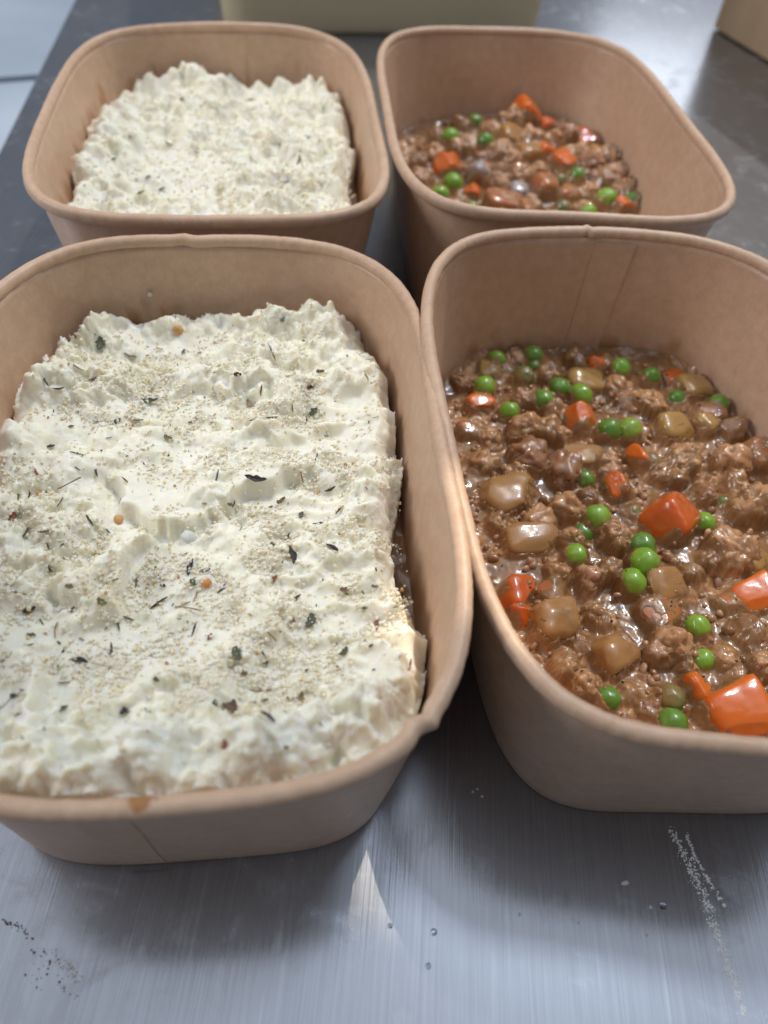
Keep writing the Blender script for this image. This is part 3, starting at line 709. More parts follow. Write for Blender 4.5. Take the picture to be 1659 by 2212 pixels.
def herb(k, smp, px, py, lpx, ang, kind, colr, label=None, where='the front left mashed potato', z0=38, grp='dried herb flakes on the front left mashed potato'):
    u, v, h, n = land(k, smp, px, py, z0)
    X = BOX[k]; P = to_world(k, u, v); mp = mm_per_px((P[0], P[1], h))
    # direction in the plane: turn the picture angle into a ground direction
    e = 6.0; a = math.radians(ang); q = L(k, px + e * math.cos(a), py - e * math.sin(a), h); d = q - np.array(L(k, px, py, h)); ln = np.linalg.norm(d) / e * lpx * (.84 if kind == 'w' else .95)
    rz = math.atan2(d[1], d[0])
    Z = Vector(n); Z = (Z + Vector((0, 0, 1.4))).normalized(); Xd = Vector((math.cos(rz), math.sin(rz), 0)); Xd = (Xd - Z * Xd.dot(Z)).normalized(); Y = Z.cross(Xd)
    R = Matrix((Xd, Y, Z)).transposed()
    R = Matrix.Rotation(X[2], 3, 'Z') @ R @ Matrix.Rotation(rc.uniform(-.35, .35), 3, 'X') @ Matrix.Rotation(rc.uniform(-.15, .12), 3, 'Y')
    o = link(KN[kind][0], leaf(kind, rc.randrange(6), colr), None, (P[0], P[1], h + 0.16 + 0.04 * ln), R.to_euler(), (ln, ln if kind in 'lw' else min(ln * 1.1, 3.2), ln if kind in 'lw' else min(ln, 3)))
    tag(o, label or '%s %s dried herb bit lying on %s' % (KN[kind][1], CN[colr], where), 'dried herb', grp)
    HERBS.append((o, k, u, v, '%s %s herb bit' % (KN[kind][1], CN[colr]), label))
def Z3(l): return [(0.582 * a[0], 603.5 + 0.582 * a[1], 0.582 * a[2], *a[3:]) for a in l]
def Z4(l): return [(0.6482 * a[0], 1152.1 + 0.6482 * a[1], 0.6482 * a[2], *a[3:]) for a in l]
HL3 = [(370, 240, 38, 80, 'w', 'g', 'dark green leaf fragment near the back left corner of the front mash'), (280, 215, 28, -60, 't', 'g'), (218, 408, 48, 10, 'l', 'd'), (172, 380, 38, -60, 't', 'g'), (265, 548, 26, 20, 'w', 'b'),
 (355, 530, 26, -30, 'w', 'b'), (490, 287, 62, 0, 'l', 'o'), (475, 335, 52, -35, 't', 'b'), (548, 283, 16, 0, 'w', 'd'), (592, 258, 30, -20, 't', 'r'), (680, 270, 22, 70, 'w', 'g'), (740, 275, 20, 20, 'w', 'g'),
 (785, 318, 46, 20, 't', 'b'), (555, 452, 74, 3, 'l', 'g', 'long flat green leaf on the front mash behind its middle'), (885, 382, 36, 0, 'w', 'd'), (1010, 275, 60, -65, 't', 'g'), (1068, 360, 36, 10, 't', 'g'), (1130, 230, 22, -20, 'w', 'd'),
 (1190, 345, 38, 0, 'w', 'b'), (1375, 253, 16, 0, 'w', 'd'), (1360, 365, 50, -75, 't', 'o'), (1370, 300, 30, 10, 't', 'b'), (970, 415, 32, 80, 't', 'g'), (925, 450, 42, 80, 'w', 's'), (1085, 480, 26, -80, 't', 'g'),
 (1165, 495, 40, 30, 'w', 'g'), (1135, 528, 26, 70, 't', 'd'), (1010, 520, 50, 0, 't', 'b'), (940, 520, 36, 10, 't', 'b'), (710, 530, 24, 30, 'w', 'd'), (625, 588, 36, -10, 'w', 'o'), (910, 630, 22, 0, 'w', 'o'),
 (430, 530, 50, 20, 'w', 'g'), (510, 525, 50, -5, 'l', 'o'), (360, 717, 32, -75, 't', 'd'), (465, 750, 40, -50, 't', 'b'), (260, 765, 102, 30, 's', 'b', 'thick brown stalk lying at the left side of the front mash'),
 (290, 705, 26, -30, 't', 'b'), (190, 622, 36, 15, 'w', 'd'), (290, 660, 62, -20, 't', 'g'), (225, 830, 42, 45, 't', 'g'), (805, 735, 60, 80, 't', 'g'), (950, 740, 84, -8, 'l', 'd', 'long dark curled leaf right of the middle of the front mash'),
 (1225, 775, 46, 20, 'l', 'd'), (1120, 725, 62, -70, 's', 'r'), (1175, 655, 20, 80, 't', 'g'), (1130, 680, 20, 20, 't', 'b'), (1395, 515, 26, 10, 't', 'g'), (865, 825, 26, 70, 't', 'g'), (860, 860, 32, 0, 'w', 'b'),
 (1045, 825, 42, 40, 'w', 'b'), (1120, 878, 28, 70, 'w', 'g'), (1262, 866, 42, 35, 'l', 'b'), (1185, 911, 52, -8, 'l', 'd'), (1068, 962, 68, 62, 't', 'd'), (1015, 990, 30, -30, 'w', 'g'), (1232, 1003, 52, -30, 'l', 'd'),
 (893, 928, 20, 60, 't', 'g'), (400, 935, 26, -45, 't', 'd'), (335, 898, 46, -55, 't', 'd'), (445, 820, 20, 70, 't', 'g'), (45, 885, 48, 50, 'w', 'r', 'reddish brown flake at the left edge of the front mash'), (95, 945, 56, 50, 't', 'b'), (165, 938, 56, 3, 't', 'g'),
 (175, 980, 32, -75, 't', 'b'), (235, 985, 36, 40, 't', 'g'), (140, 720, 32, -60, 't', 'r'), (110, 800, 32, 70, 't', 'b'), (70, 810, 60, 88, 't', 'o'), (685, 1022, 30, 30, 't', 'd'), (760, 835, 24, 0, 'w', 's'), (1005, 845, 20, 20, 'w', 'b'), (1050, 145, 26, 80, 'w', 'g'), (1150, 400, 24, 40, 'w', 'd'), (1210, 580, 22, 0, 't', 'b'), (795, 505, 22, 45, 't', 'b'), (345, 375, 36, 25, 'w', 'b'), (300, 350, 40, -15, 't', 'b'), (405, 590, 26, 10, 't', 'g')]
HL4 = [(637, 118, 64, 75, 'l', 'd', 'broad black leaf upright in the middle of the front mash'), (972, 78, 60, -75, 'l', 'd', 'dark brown leaf pointing down right of centre on the front mash'), (1108, 55, 50, -35, 'l', 'p'), (912, 42, 30, -20, 'w', 'g'), (750, 186, 64, 32, 'l', 'p', 'purplish leaf right of the orange crumb on the front mash'),
 (532, 238, 74, 30, 'l', 'd', 'largest black leaf on the front mash left of a straw stalk'), (627, 257, 92, -3, 's', 's', 'long straw coloured stalk beside the largest black leaf'), (543, 178, 24, -20, 'w', 'd'), (645, 165, 30, -60, 'w', 'g'), (978, 220, 56, 30, 'l', 'p'),
 (1033, 293, 56, 75, 'w', 'g', 'large dark green triangular leaf toward the right of the front mash'), (975, 290, 30, -20, 'w', 'r'), (598, 287, 20, 0, 't', 'd'), (647, 323, 54, 72, 't', 'd'), (700, 347, 30, 60, 'w', 'r'), (900, 342, 54, -40, 's', 's'),
 (832, 272, 22, -20, 't', 'r'), (918, 155, 30, 60, 'w', 'r'), (1150, 188, 42, 5, 'w', 'b'), (1250, 180, 30, 0, 'w', 'g'), (1210, 200, 28, -60, 't', 'd'), (1215, 252, 24, 0, 'w', 'g'), (1322, 246, 30, 20, 't', 'g'), (1258, 310, 58, 75, 'l', 'r'),
 (1235, 377, 20, 30, 'w', 'p'), (1145, 395, 42, 40, 'w', 'g'), (1120, 442, 30, -50, 't', 'g'), (1362, 442, 50, 72, 't', 'g'), (1245, 460, 16, 0, 'w', 'g'), (882, 435, 28, -60, 'w', 'd'), (792, 405, 56, -70, 'w', 'g', 'wide grey green leaf below the middle of the front mash'),
 (790, 458, 34, 65, 't', 'r'), (815, 466, 34, -20, 'w', 'b'), (865, 525, 86, 0, 's', 'r', 'thin reddish stem lying level near the front of the front mash'), (972, 550, 40, -10, 'w', 'b'), (1003, 555, 62, -82, 'l', 'o'), (893, 640, 72, -48, 'l', 'p', 'purplish curved leaf near the front of the front mash'),
 (750, 705, 50, 70, 'w', 'r', 'reddish brown diamond leaf nearest the front rim on the mash'), (770, 575, 78, -28, 'w', 'b', 'crumpled brown leaf cluster near the front of the front mash'), (712, 572, 40, 70, 'w', 'g'), (885, 573, 32, 30, 'w', 'b'), (495, 605, 46, -55, 'l', 'd'),
 (413, 590, 44, 60, 'w', 'd'), (525, 490, 26, -45, 'w', 'g'), (507, 407, 18, 0, 'w', 'r'), (368, 393, 56, 85, 't', 'p'), (265, 430, 66, -8, 'l', 'd'), (215, 500, 46, 0, 't', 'b'), (272, 355, 24, -30, 't', 'g'), (190, 325, 52, 80, 's', 's'),
 (232, 182, 32, -20, 'w', 'o'), (168, 122, 26, -60, 'w', 'g'), (60, 205, 62, -8, 's', 'r'), (97, 252, 56, 15, 'w', 'd', 'black curled flake at the left of the front mash'), (105, 342, 36, 0, 'w', 'b'), (103, 372, 30, 20, 't', 'b'), (50, 540, 36, 10, 'w', 'g'), (345, 232, 42, -30, 'w', 'o'),
 (428, 288, 46, -5, 't', 'd'), (395, 305, 50, -80, 't', 'g'), (10, 430, 26, 20, 't', 'd'), (210, 393, 16, 60, 'w', 'd'), (75, 625, 32, 35, 'w', 'b'), (215, 590, 46, 40, 'w', 'g'), (455, 165, 40, 80, 't', 'b'), (140, 297, 28, -60, 't', 'g'),
 (33, 178, 30, -35, 't', 'g'), (1070, 640, 26, -55, 't', 'g'), (955, 718, 22, 10, 'w', 'o'), (685, 128, 44, 10, 'w', 'b'), (240, 255, 30, 40, 'w', 'b'), (380, 160, 40, 20, 't', 'o'), (610, 240, 60, 12, 's', 's'), (650, 215, 40, 70, 't', 's'), (1025, 460, 22, 0, 'w', 'r'), (1330, 425, 18, 60, 't', 'g'), (500, 675, 14, 0, 'w', 'b'), (553, 627, 14, 60, 't', 'r'), (940, 100, 18, 70, 't', 'g')]
for a in Z3(HL3) + Z4(HL4):
    herb('A', sA, a[0], a[1], a[2], a[3], a[4], a[5], a[6] if len(a) > 6 else None)
# tiny herb dust, too fine to count
def dust(k, smp, n, rr, z):
    items = []; r = random.Random(rr)
    while len(items) < n:
        u, v = r.uniform(-55, 55), r.uniform(-80, 80)
        if not in_box(k, u, v, 9): continue
        h, nn = smp(u, v); s = r.uniform(.14, .34); c = r.choice([(0.05, 0.05, 0.03), (0.09, 0.05, 0.03), (0.12, 0.11, 0.05), (0.16, 0.08, 0.04), (0.03, 0.025, 0.02)])
        items.append(((u, v, h + .2), (r.random() * 6, r.random() * 6, r.random() * 6), (s * 2, s * .8, s * .5), c, r.randrange(8)))
    return items
DUST = tint_material('herb dust', 0.6)
o = link('herb_dust', scatter_mesh('herb_dust', CR, dust('A', sA, 120, 3, 38), [DUST]), None, (BOX['A'][0], BOX['A'][1], 0), (0, 0, BOX['A'][2]))
tag(o, 'fine herb dust between the flakes on the front left mashed potato', 'herb dust', None, 'stuff')
o = link('herb_dust', scatter_mesh('herb_dust_back', CR, dust('C', sC, 160, 4, 38), [DUST]), None, (BOX['C'][0], BOX['C'][1], 0), (0, 0, BOX['C'][2]))
tag(o, 'fine herb dust on the back left mashed potato', 'herb dust', None, 'stuff')
rr = random.Random(8)
HC = [(730, 625, 30), (1165, 450, 34), (1090, 690, 40), (680, 855, 38), (460, 880, 30), (700, 820, 26), (540, 945, 30), (575, 615, 30), (880, 460, 34), (1130, 770, 30), (850, 665, 26), (610, 840, 28), (490, 690, 22), (1240, 785, 30), (1310, 850, 24), (1080, 435, 30), (1210, 630, 26), (790, 435, 30), (960, 690, 26), (430, 770, 24), (640, 770, 24), (1290, 700, 24), (970, 325, 30), (1330, 590, 24), (1150, 850, 26), (940, 830, 22)]
for (x, y, l_) in HC:
    herb('C', sC, x * .5, y * .5, l_ * .65, rr.uniform(-50, 70), rr.choice('llt'), rr.choice('ggdbo'), None, 'the back left mashed potato', 40, 'dried herb flakes on the back left mashed potato')
# a few coloured bits larger than the crumbs
def bit(name, mat_c, k, smp, px, py, size, label, z0=38, cat='crumb'):
    u, v, h, n = land(k, smp, px, py, z0); P = to_world(k, u, v)
    V, F = bit_shapes(1, int(px) + 1, 2, .4)[0]
    o = link(name, mesh(name, V * size, F, True, [CRUMB], None, {'tint': np.tile(mat_c, (len(V), 1))}), None, (P[0], P[1], h + size * .35), (px, py, 1))
    tag(o, label, cat)
bit('toasted_crumb', (0.80, 0.36, 0.10), 'A', sA, 447, 1262, 1.0, 'orange toasted crumb beside the purplish leaf on the front mash')
bit('toasted_crumb', (0.78, 0.50, 0.20), 'A', sA, 385, 715, 1.5, 'golden toasted crumb lump at the back edge of the front mash')
bit('toasted_crumb', (0.78, 0.48, 0.20), 'A', sA, 258, 1125, 1.2, 'golden crumb at the left of the middle fold of the front mash')
bit('potato_bit', (0.86, 0.86, 0.80), 'A', sA, 408, 1165, 1.8, 'loose white potato bit standing above the middle fold of the front mash')

def side(du, dv):
    a = math.degrees(math.atan2(dv, du)) % 360
    return ['right of', 'behind and right of', 'behind', 'behind and left of', 'left of', 'in front and left of', 'in front of', 'in front and right of'][int((a + 22.5) // 45) % 8]
def relate(items, marks, lead):
    """tell look-alikes apart by the marked thing each lies beside"""
    used = {}
    for o, u, v, phrase in items:
        near = sorted(marks, key=lambda m_: math.hypot(m_[0] - u, m_[1] - v))
        for mu, mv, ml in near[:14]:
            lb = '%s %s the %s' % (phrase, side(u - mu, v - mv), ml)
            if len(lb.split()) <= 16 and lb not in used: used[lb] = 1; o['label'] = lb; break
mk = [(h[2], h[3], h[5].split(' on the front mash')[0]) for h in HERBS if h[5] and h[1] == 'A']
relate([(h[0], h[2], h[3], h[4]) for h in HERBS if not h[5] and h[1] == 'A'], mk, '')

# ------------------------------------------------------------------ stew: pieces, then the gravy that climbs round them
def Z5(u, v): return 932.7 + .4378 * u, 713.2 + .4378 * v
def Z6(u, v): return 987.5 + .4048 * u, 1152.1 + .4048 * v
def Z2(u, v): return 774.7 + .5331 * u, .5331 * v
BASEZ = {'B': lambda u, v: 15.0 + 0.03 * u + 0.012 * v, 'D': lambda u, v: 15.5 + 0.06 * u + 0.05 * v + 5.0 * np.exp(-((u - 5) ** 2 + (v - 55) ** 2) / 900.)}
pieces = {'B': [], 'D': []}      # (u, v, r, climb)
def put(k, o, bias):
    """remember where a piece's surface lies, in the box's own frame, for the gravy"""
    me = o.data; A = np.empty(len(me.vertices) * 3, np.float32); me.vertices.foreach_get('co', A); A = A.reshape(-1, 3).astype(float) / S
    A = (A * np.array(o.scale)) @ np.array(o.rotation_euler.to_matrix()).T + np.array(o.location) / S
    x, y, yaw = BOX[k][:3]; c, s = math.cos(yaw), math.sin(yaw); dx, dy = A[:, 0] - x, A[:, 1] - y
    tops[k].append((np.column_stack([c * dx + s * dy, -s * dx + c * dy, A[:, 2]]), bias))
tops = {'B': [], 'D': []}; marks = {'B': [], 'D': []}; LUMPS = {'B': [], 'D': []}
def spot(k, px, py, lift):
    z = 16.0 + lift
    for _ in range(8):
        q = L(k, px, py, z); z = float(BASEZ[k](q[0], q[1])) + lift
    # stay inside the paper
    for _ in range(30):
        if in_box(k, q[0], q[1], 5.5, z): break
        q = q * 0.985
    P = to_world(k, q[0], q[1]); return q, (P[0], P[1], z), mm_per_px((P[0], P[1], z))
def pea_mesh(seed, mat):
    nz = Noise(seed); V, F = ico(4)
    d = 1 + 0.07 * nz(V * 1.2) + 0.03 * nz(V * 2.6) - 0.05 * np.clip(nz(V * 1.7 + 5), 0, 1)
    V = V * d[:, None] * (1, .97, .93)
    dim = np.exp(-((V[:, 0] - .5) ** 2 + V[:, 1] ** 2) / .03) * (V[:, 2] > 0) * .08; V = V * (1 - dim)[:, None]
    return mesh('pea', V, F, True, [mat])
PEAM = {c: [pea_mesh(200 + i, PEA[c]) for i in range(3)] for c in PEA}
def pea(k, px, py, wpx, c, lift, label, grp):
    q, P, mp = spot(k, px, py, lift); r = 1.07 * min(max(wpx * .4378 * mp / 2 if k == 'B' else wpx * .5331 * mp / 2, 3.2), 4.6)
    if label.startswith('!'): r *= .95; label = label[1:]
    o = link('pea', rc.choice(PEAM[c]), None, P, (rc.random() * 6, rc.random() * 6, rc.random() * 6), (r, r, r))
    tag(o, label, 'pea', grp); marks[k].append((q[0], q[1], label.replace(' of the front stew', '').replace(' in the front stew', ''))); pieces[k].append((q[0], q[1], r, 1.0, P[2])); put(k, o, {'coated': .12}.get(c, -.30))
def chunk_mesh(seed, mat, wedge=0.0, rnd=0.22, amp=.03):
    r = random.Random(seed); nz = Noise(seed); V, F = ico(5 if rnd < .3 else 4); e = 4.2 if rnd < .3 else 3.8
    q = (np.abs(V) ** e).sum(1) ** (-1 / e); V = V * q[:, None]
    for _ in range(2):                                    # knife cuts leave odd flat facets
        n = np.array([r.uniform(-1, 1), r.uniform(-1, 1), r.uniform(-.3, 1)]); n /= np.linalg.norm(n); d = V @ n; c = r.uniform(.85, 1.05)
        V = V - n * np.where(d > c, (d - c) * .92, 0)[:, None]
    J = np.array([[r.uniform(-.22, .22) for _ in range(3)] for _ in range(8)]); k = 0; W = V.copy()
    for sx in (-1, 1):
        for sy in (-1, 1):
            for sz in (-1, 1):
                W += J[k] * ((1 + sx * V[:, 0]) * (1 + sy * V[:, 1]) * (1 + sz * V[:, 2]) / 8)[:, None]; k += 1
    V = W
    if wedge:
        t = np.clip((V[:, 0] + 1) / 2, 0, 1); V[:, 2] *= 1 - wedge * t; V[:, 1] *= 1 - wedge * .5 * t
    V = V * (1 + amp * 1.6 * nz.fbm(V * 1.1, 3))[:, None] * 1.06
    return mesh('chunk', V, F, True, [mat])
COAT = {v.name: k_ for k_, v in CARROT.items()}
def chunk(k, name, px, py, wpx, hpx, mat, lift, rot, label, cat, wedge=0.0, rnd=.25, scale=None, depth=None, grp=None, amp=.03):
    lift *= .62; q, P, mp = spot(k, px, py, lift); sc_ = scale or (.4378 if k == 'B' else .5331)
    a = wpx * sc_ * mp / 2; b = hpx * sc_ * mp / 2; d = depth or (a + b) / 2
    me = chunk_mesh(int(px * 7 + py), mat, wedge, rnd, amp)
    o = link(name, me, None, P, (rot[0], rot[1], rot[2] + BOX[k][2]), (a, d, b))
    tag(o, label, cat, grp); marks[k].append((q[0], q[1], label.replace(' of the front stew', '').replace(' in the front stew', ''))); pieces[k].append((q[0], q[1], (a + d) * .5, 1.0, P[2])); put(k, o, {'dull': .1, 'red': -.36, 'bright': -.26}.get(COAT.get(mat.name), +.12))
def meat_mesh(seed, mat):
    nz = Noise(seed); V, F = ico(5 if seed % 2 else 4); D = V.copy()
    r = 1 + 0.38 * nz.fbm(D * 0.9, 2) + 0.17 * nz.billow(D * 1.5, 2, .4)
    return mesh('mince', D * r[:, None], F, True, [mat])
MEATM = {c: [meat_mesh(300 + i + 10 * ord(c), MEAT[c]) for i in range(5)] for c in MEAT}
def mince(k, px, py, wpx, hpx, lift, c='a', scale=None):
    q, P, mp = spot(k, px, py, lift); sc_ = scale or (.4378 if k == 'B' else .5331)
    a = wpx * sc_ * mp / 2 * .85; b = hpx * sc_ * mp / 2 * .85
    o = link('mince_lump', rc.choice(MEATM[c]), None, P, (rc.uniform(-.5, .5), rc.uniform(-.5, .5), rc.random() * 6), (a, (a + b) / 2, min(b, a) * 1.0))
    LUMPS[k].append((o, q[0], q[1], {'a': 'brown mince lump', 'b': 'dark mince lump', 'c': 'pale pinkish mince lump'}[c]))
    tag(o, {'a': 'brown crumbly lump of minced beef half sunk in gravy in the %s box', 'b': 'dark brown lump of minced beef half sunk in gravy in the %s box', 'c': 'pale pinkish lump of minced beef in the %s box'}[c] % ('front right' if k == 'B' else 'back right'), 'minced beef', 'minced beef lumps in the %s box' % ('front right' if k == 'B' else 'back right'))
    pieces[k].append((q[0], q[1], a, 1.1, P[2])); put(k, o, +.10)
GP = 'peas in the front right box'
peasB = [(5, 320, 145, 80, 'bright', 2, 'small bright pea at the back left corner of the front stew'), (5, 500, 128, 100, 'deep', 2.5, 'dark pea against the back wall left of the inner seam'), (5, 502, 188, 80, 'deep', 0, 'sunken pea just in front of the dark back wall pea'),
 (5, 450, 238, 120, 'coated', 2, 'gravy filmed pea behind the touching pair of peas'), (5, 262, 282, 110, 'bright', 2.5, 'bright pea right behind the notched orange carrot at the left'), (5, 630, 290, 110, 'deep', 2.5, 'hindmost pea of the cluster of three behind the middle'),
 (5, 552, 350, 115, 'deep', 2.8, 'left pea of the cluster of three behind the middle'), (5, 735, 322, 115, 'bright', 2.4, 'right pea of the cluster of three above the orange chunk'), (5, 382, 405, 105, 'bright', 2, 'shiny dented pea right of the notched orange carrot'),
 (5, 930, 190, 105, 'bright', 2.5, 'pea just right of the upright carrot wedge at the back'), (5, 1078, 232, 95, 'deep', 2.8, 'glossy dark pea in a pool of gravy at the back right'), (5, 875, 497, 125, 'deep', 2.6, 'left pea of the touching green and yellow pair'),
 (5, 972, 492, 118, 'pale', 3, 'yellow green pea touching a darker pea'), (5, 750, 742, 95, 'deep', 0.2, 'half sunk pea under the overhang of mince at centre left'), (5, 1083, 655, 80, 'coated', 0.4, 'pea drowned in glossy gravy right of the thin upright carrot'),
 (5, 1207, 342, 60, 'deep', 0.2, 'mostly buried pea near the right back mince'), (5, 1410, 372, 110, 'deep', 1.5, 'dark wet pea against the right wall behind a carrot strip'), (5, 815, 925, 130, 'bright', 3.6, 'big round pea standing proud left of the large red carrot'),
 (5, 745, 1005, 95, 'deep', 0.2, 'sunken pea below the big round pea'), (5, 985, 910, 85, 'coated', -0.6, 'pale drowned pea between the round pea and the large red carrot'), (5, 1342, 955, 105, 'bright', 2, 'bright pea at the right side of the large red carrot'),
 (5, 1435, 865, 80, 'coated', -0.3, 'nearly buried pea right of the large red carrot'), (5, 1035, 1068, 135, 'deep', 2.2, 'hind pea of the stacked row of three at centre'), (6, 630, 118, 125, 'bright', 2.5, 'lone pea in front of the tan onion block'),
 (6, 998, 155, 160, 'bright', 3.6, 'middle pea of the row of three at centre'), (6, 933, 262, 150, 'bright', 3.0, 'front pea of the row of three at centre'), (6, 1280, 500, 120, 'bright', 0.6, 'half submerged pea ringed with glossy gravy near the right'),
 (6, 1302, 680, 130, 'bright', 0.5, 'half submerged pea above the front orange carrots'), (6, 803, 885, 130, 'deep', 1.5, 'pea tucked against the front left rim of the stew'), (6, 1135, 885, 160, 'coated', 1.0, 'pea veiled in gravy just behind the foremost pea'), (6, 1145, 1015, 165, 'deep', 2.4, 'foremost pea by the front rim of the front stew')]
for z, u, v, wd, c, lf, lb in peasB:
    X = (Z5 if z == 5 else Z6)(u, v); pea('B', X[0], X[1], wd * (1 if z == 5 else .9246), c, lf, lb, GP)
peasD = [(372, 560, 74, 'bright', 2.5, 'pea at the back left of the back stew'), (512, 578, 74, 'deep', 2.5, 'pea below the shiny green one in the back stew'), (470, 495, 60, 'deep', 3, 'hindmost small pea in the back stew with a white highlight'), (383, 745, 84, 'bright', 2.5, 'bright pea in front of the bright orange carrot in the back stew'),
 (330, 790, 76, 'bright', 2.5, 'pea by the left wall of the back stew'), (455, 845, 50, 'pale', 1.5, 'pea mostly hidden by the rim at the front left of the back stew'), (815, 735, 60, 'coated', 1.5, 'gravy covered pea at the centre of the back stew'), (885, 712, 64, 'deep', 2.4, 'dark pea right of the gravy covered one in the back stew'),
 (1005, 808, 88, 'bright', 3, 'largest pea at the front right of the back stew'), (1160, 822, 78, 'deep', 2.5, 'rightmost pea in the back stew'), (828, 848, 74, 'coated', 2, 'pea just above the front rim of the back stew'), (930, 862, 66, 'bright', 2, 'pea touching the front rim right of centre in the back stew')]
for u, v, wd, c, lf, lb in peasD: X = Z2(u, v); pea('D', X[0], X[1], wd, c, lf, lb, 'peas in the back right box')
carB = [(5, 235, 360, 130, 95, 'bright', 1.8, (0.2, -.2, .5), 'bright notched carrot piece at the left wall of the front stew', .3), (5, 805, 180, 62, 120, 'bright', 3, (0, .15, .2), 'upright narrow orange carrot wedge at the back of the front stew', .1), (5, 860, 170, 90, 80, 'dull', 2, (.3, 0, .9), 'gravy coated carrot bit leaning on the upright wedge', .1),
 (5, 735, 440, 150, 150, 'bright', 2.2, (.5, .55, .4), 'orange carrot chunk in front of the three pea cluster', .35), (5, 975, 345, 120, 62, 'dull', 1.8, (.2, -.3, .3), 'flat carrot piece lying amid mince at the back right', .2), (5, 1365, 408, 150, 62, 'dull', 3, (.1, -.15, .2), 'long carrot strip near the right wall', .2),
 (5, 1200, 235, 110, 52, 'red', 1.5, (.1, 0, .2), 'dark red carrot piece in shade at the back right wall', .2), (5, 1003, 640, 60, 155, 'bright', 2.8, (.1, .1, .5), 'thin upright carrot slice at the middle of the front stew', .1), (5, 930, 775, 140, 115, 'bright', 2.2, (.1, .75, .3), 'carrot wedge pointing down, just in front of the thin slice', .4),
 (5, 1175, 925, 215, 225, 'red', 4.2, (.35, .35, .75), 'largest glossy red orange carrot at the middle of the front stew', .05), (6, 1600, 320, 240, 130, 'bright', 2.2, (.1, -.25, .3), 'carrot piece at the right edge of the picture in the front stew', .2), (6, 1460, 375, 130, 100, 'dull', 1.2, (.1, .1, .5), 'brownish veiled carrot beside the piece at the right edge', .2),
 (6, 310, 320, 180, 190, 'red', 1.2, (.2, .4, .2), 'red orange carrot against the left wall above the tan cube', .1), (6, 330, 440, 100, 150, 'red', .8, (.1, .3, .9), 'carrot sliver squeezed between the left wall and the tan cube', .1), (6, 510, 330, 160, 150, 'dull', 1.6, (.3, .1, .6), 'gravy glazed carrot behind the tan cube', .2),
 (6, 1075, 425, 200, 150, 'dull', 1.8, (.1, .3, .4), 'veiled orange carrot in front of the row of three peas', .15), (6, 1270, 835, 120, 190, 'bright', 2.0, (.1, .15, .3), 'narrow carrot block just left of the big front carrot', .2), (6, 1510, 950, 330, 260, 'bright', 3.8, (.2, -.2, .25), 'big orange carrot chunk at the front rim of the front stew', .15),
 (5, 185, 500, 100, 90, 'dull', .6, (.2, .1, .2), 'dull carrot under gravy at the left wall', .1), (5, 1600, 640, 150, 190, 'dull', 1.8, (.1, .5, .1), 'dull orange carrot by the right wall behind the mince', .1), (6, 765, 895, 70, 110, 'dull', 2, (.2, .2, .2), 'orange brown scrap left of the rim side pea', .1)]
for z, u, v, a, b, c, lf, rot, lb, wg in carB:
    X = (Z5 if z == 5 else Z6)(u, v); chunk('B', 'carrot_piece', X[0], X[1], a, b, CARROT[c], lf, rot, lb, 'carrot piece', wg, .22, .4378 if z == 5 else .4048, grp='carrot pieces in the front right box')
carD = [(668, 470, 95, 120, 'bright', 4.5, (.3, .5, .3), 'tall orange carrot topping the heap in the back stew', .3), (650, 375, 34, 70, 'dull', 12, (.1, .2, .3), 'browned carrot tip sticking up at the top of the back stew', .6), (360, 672, 112, 85, 'bright', 3, (.2, .2, .3), 'bright orange carrot at the left of the back stew', .1), (425, 510, 82, 60, 'dull', 3, (.1, .2, .3), 'dull carrot at the back left of the back stew', .1),
 (760, 612, 92, 62, 'bright', 3, (.1, .4, .3), 'hind half of the carrot pair at the middle of the back stew', .3), (822, 655, 92, 80, 'bright', 3, (.3, .2, .7), 'front half of the carrot pair at the middle of the back stew', .1), (925, 560, 100, 66, 'red', 3, (.1, .3, .3), 'red carrot near the back right wall of the back stew', .2), (520, 680, 72, 44, 'red', 2, (.1, .2, .2), 'small red carrot bit right of the bright orange one', .2),
 (465, 775, 72, 55, 'bright', 2.5, (.4, .2, .9), 'small carrot right of the bright pea in the back stew', .3), (585, 825, 150, 90, 'dull', 2.5, (.15, .2, .1), 'flat pinkish carrot slab at the front of the back stew', .1), (1095, 838, 110, 64, 'bright', 3, (.2, .2, .3), 'carrot between the two right hand peas of the back stew', .1), (745, 770, 92, 120, 'dull', 3, (.2, .3, .3), 'brown glazed carrot left of the dark pea', .1),
 (850, 792, 100, 66, 'dull', 2.4, (.1, .1, .3), 'brown glazed carrot in front of the dark pea', .1), (758, 512, 52, 60, 'red', 3, (.1, .2, .3), 'dark red carrot in shade behind the top carrot', .1), (690, 850, 90, 70, 'dull', 2, (.2, .1, .3), 'carrot scrap by the front rim of the back stew', .1)]
for u, v, a, b, c, lf, rot, lb, wg in carD:
    X = Z2(u, v); chunk('D', 'carrot_piece', X[0], X[1], a, b, CARROT[c], lf, rot, lb, 'carrot piece', wg, .22, grp='carrot pieces in the back right box')
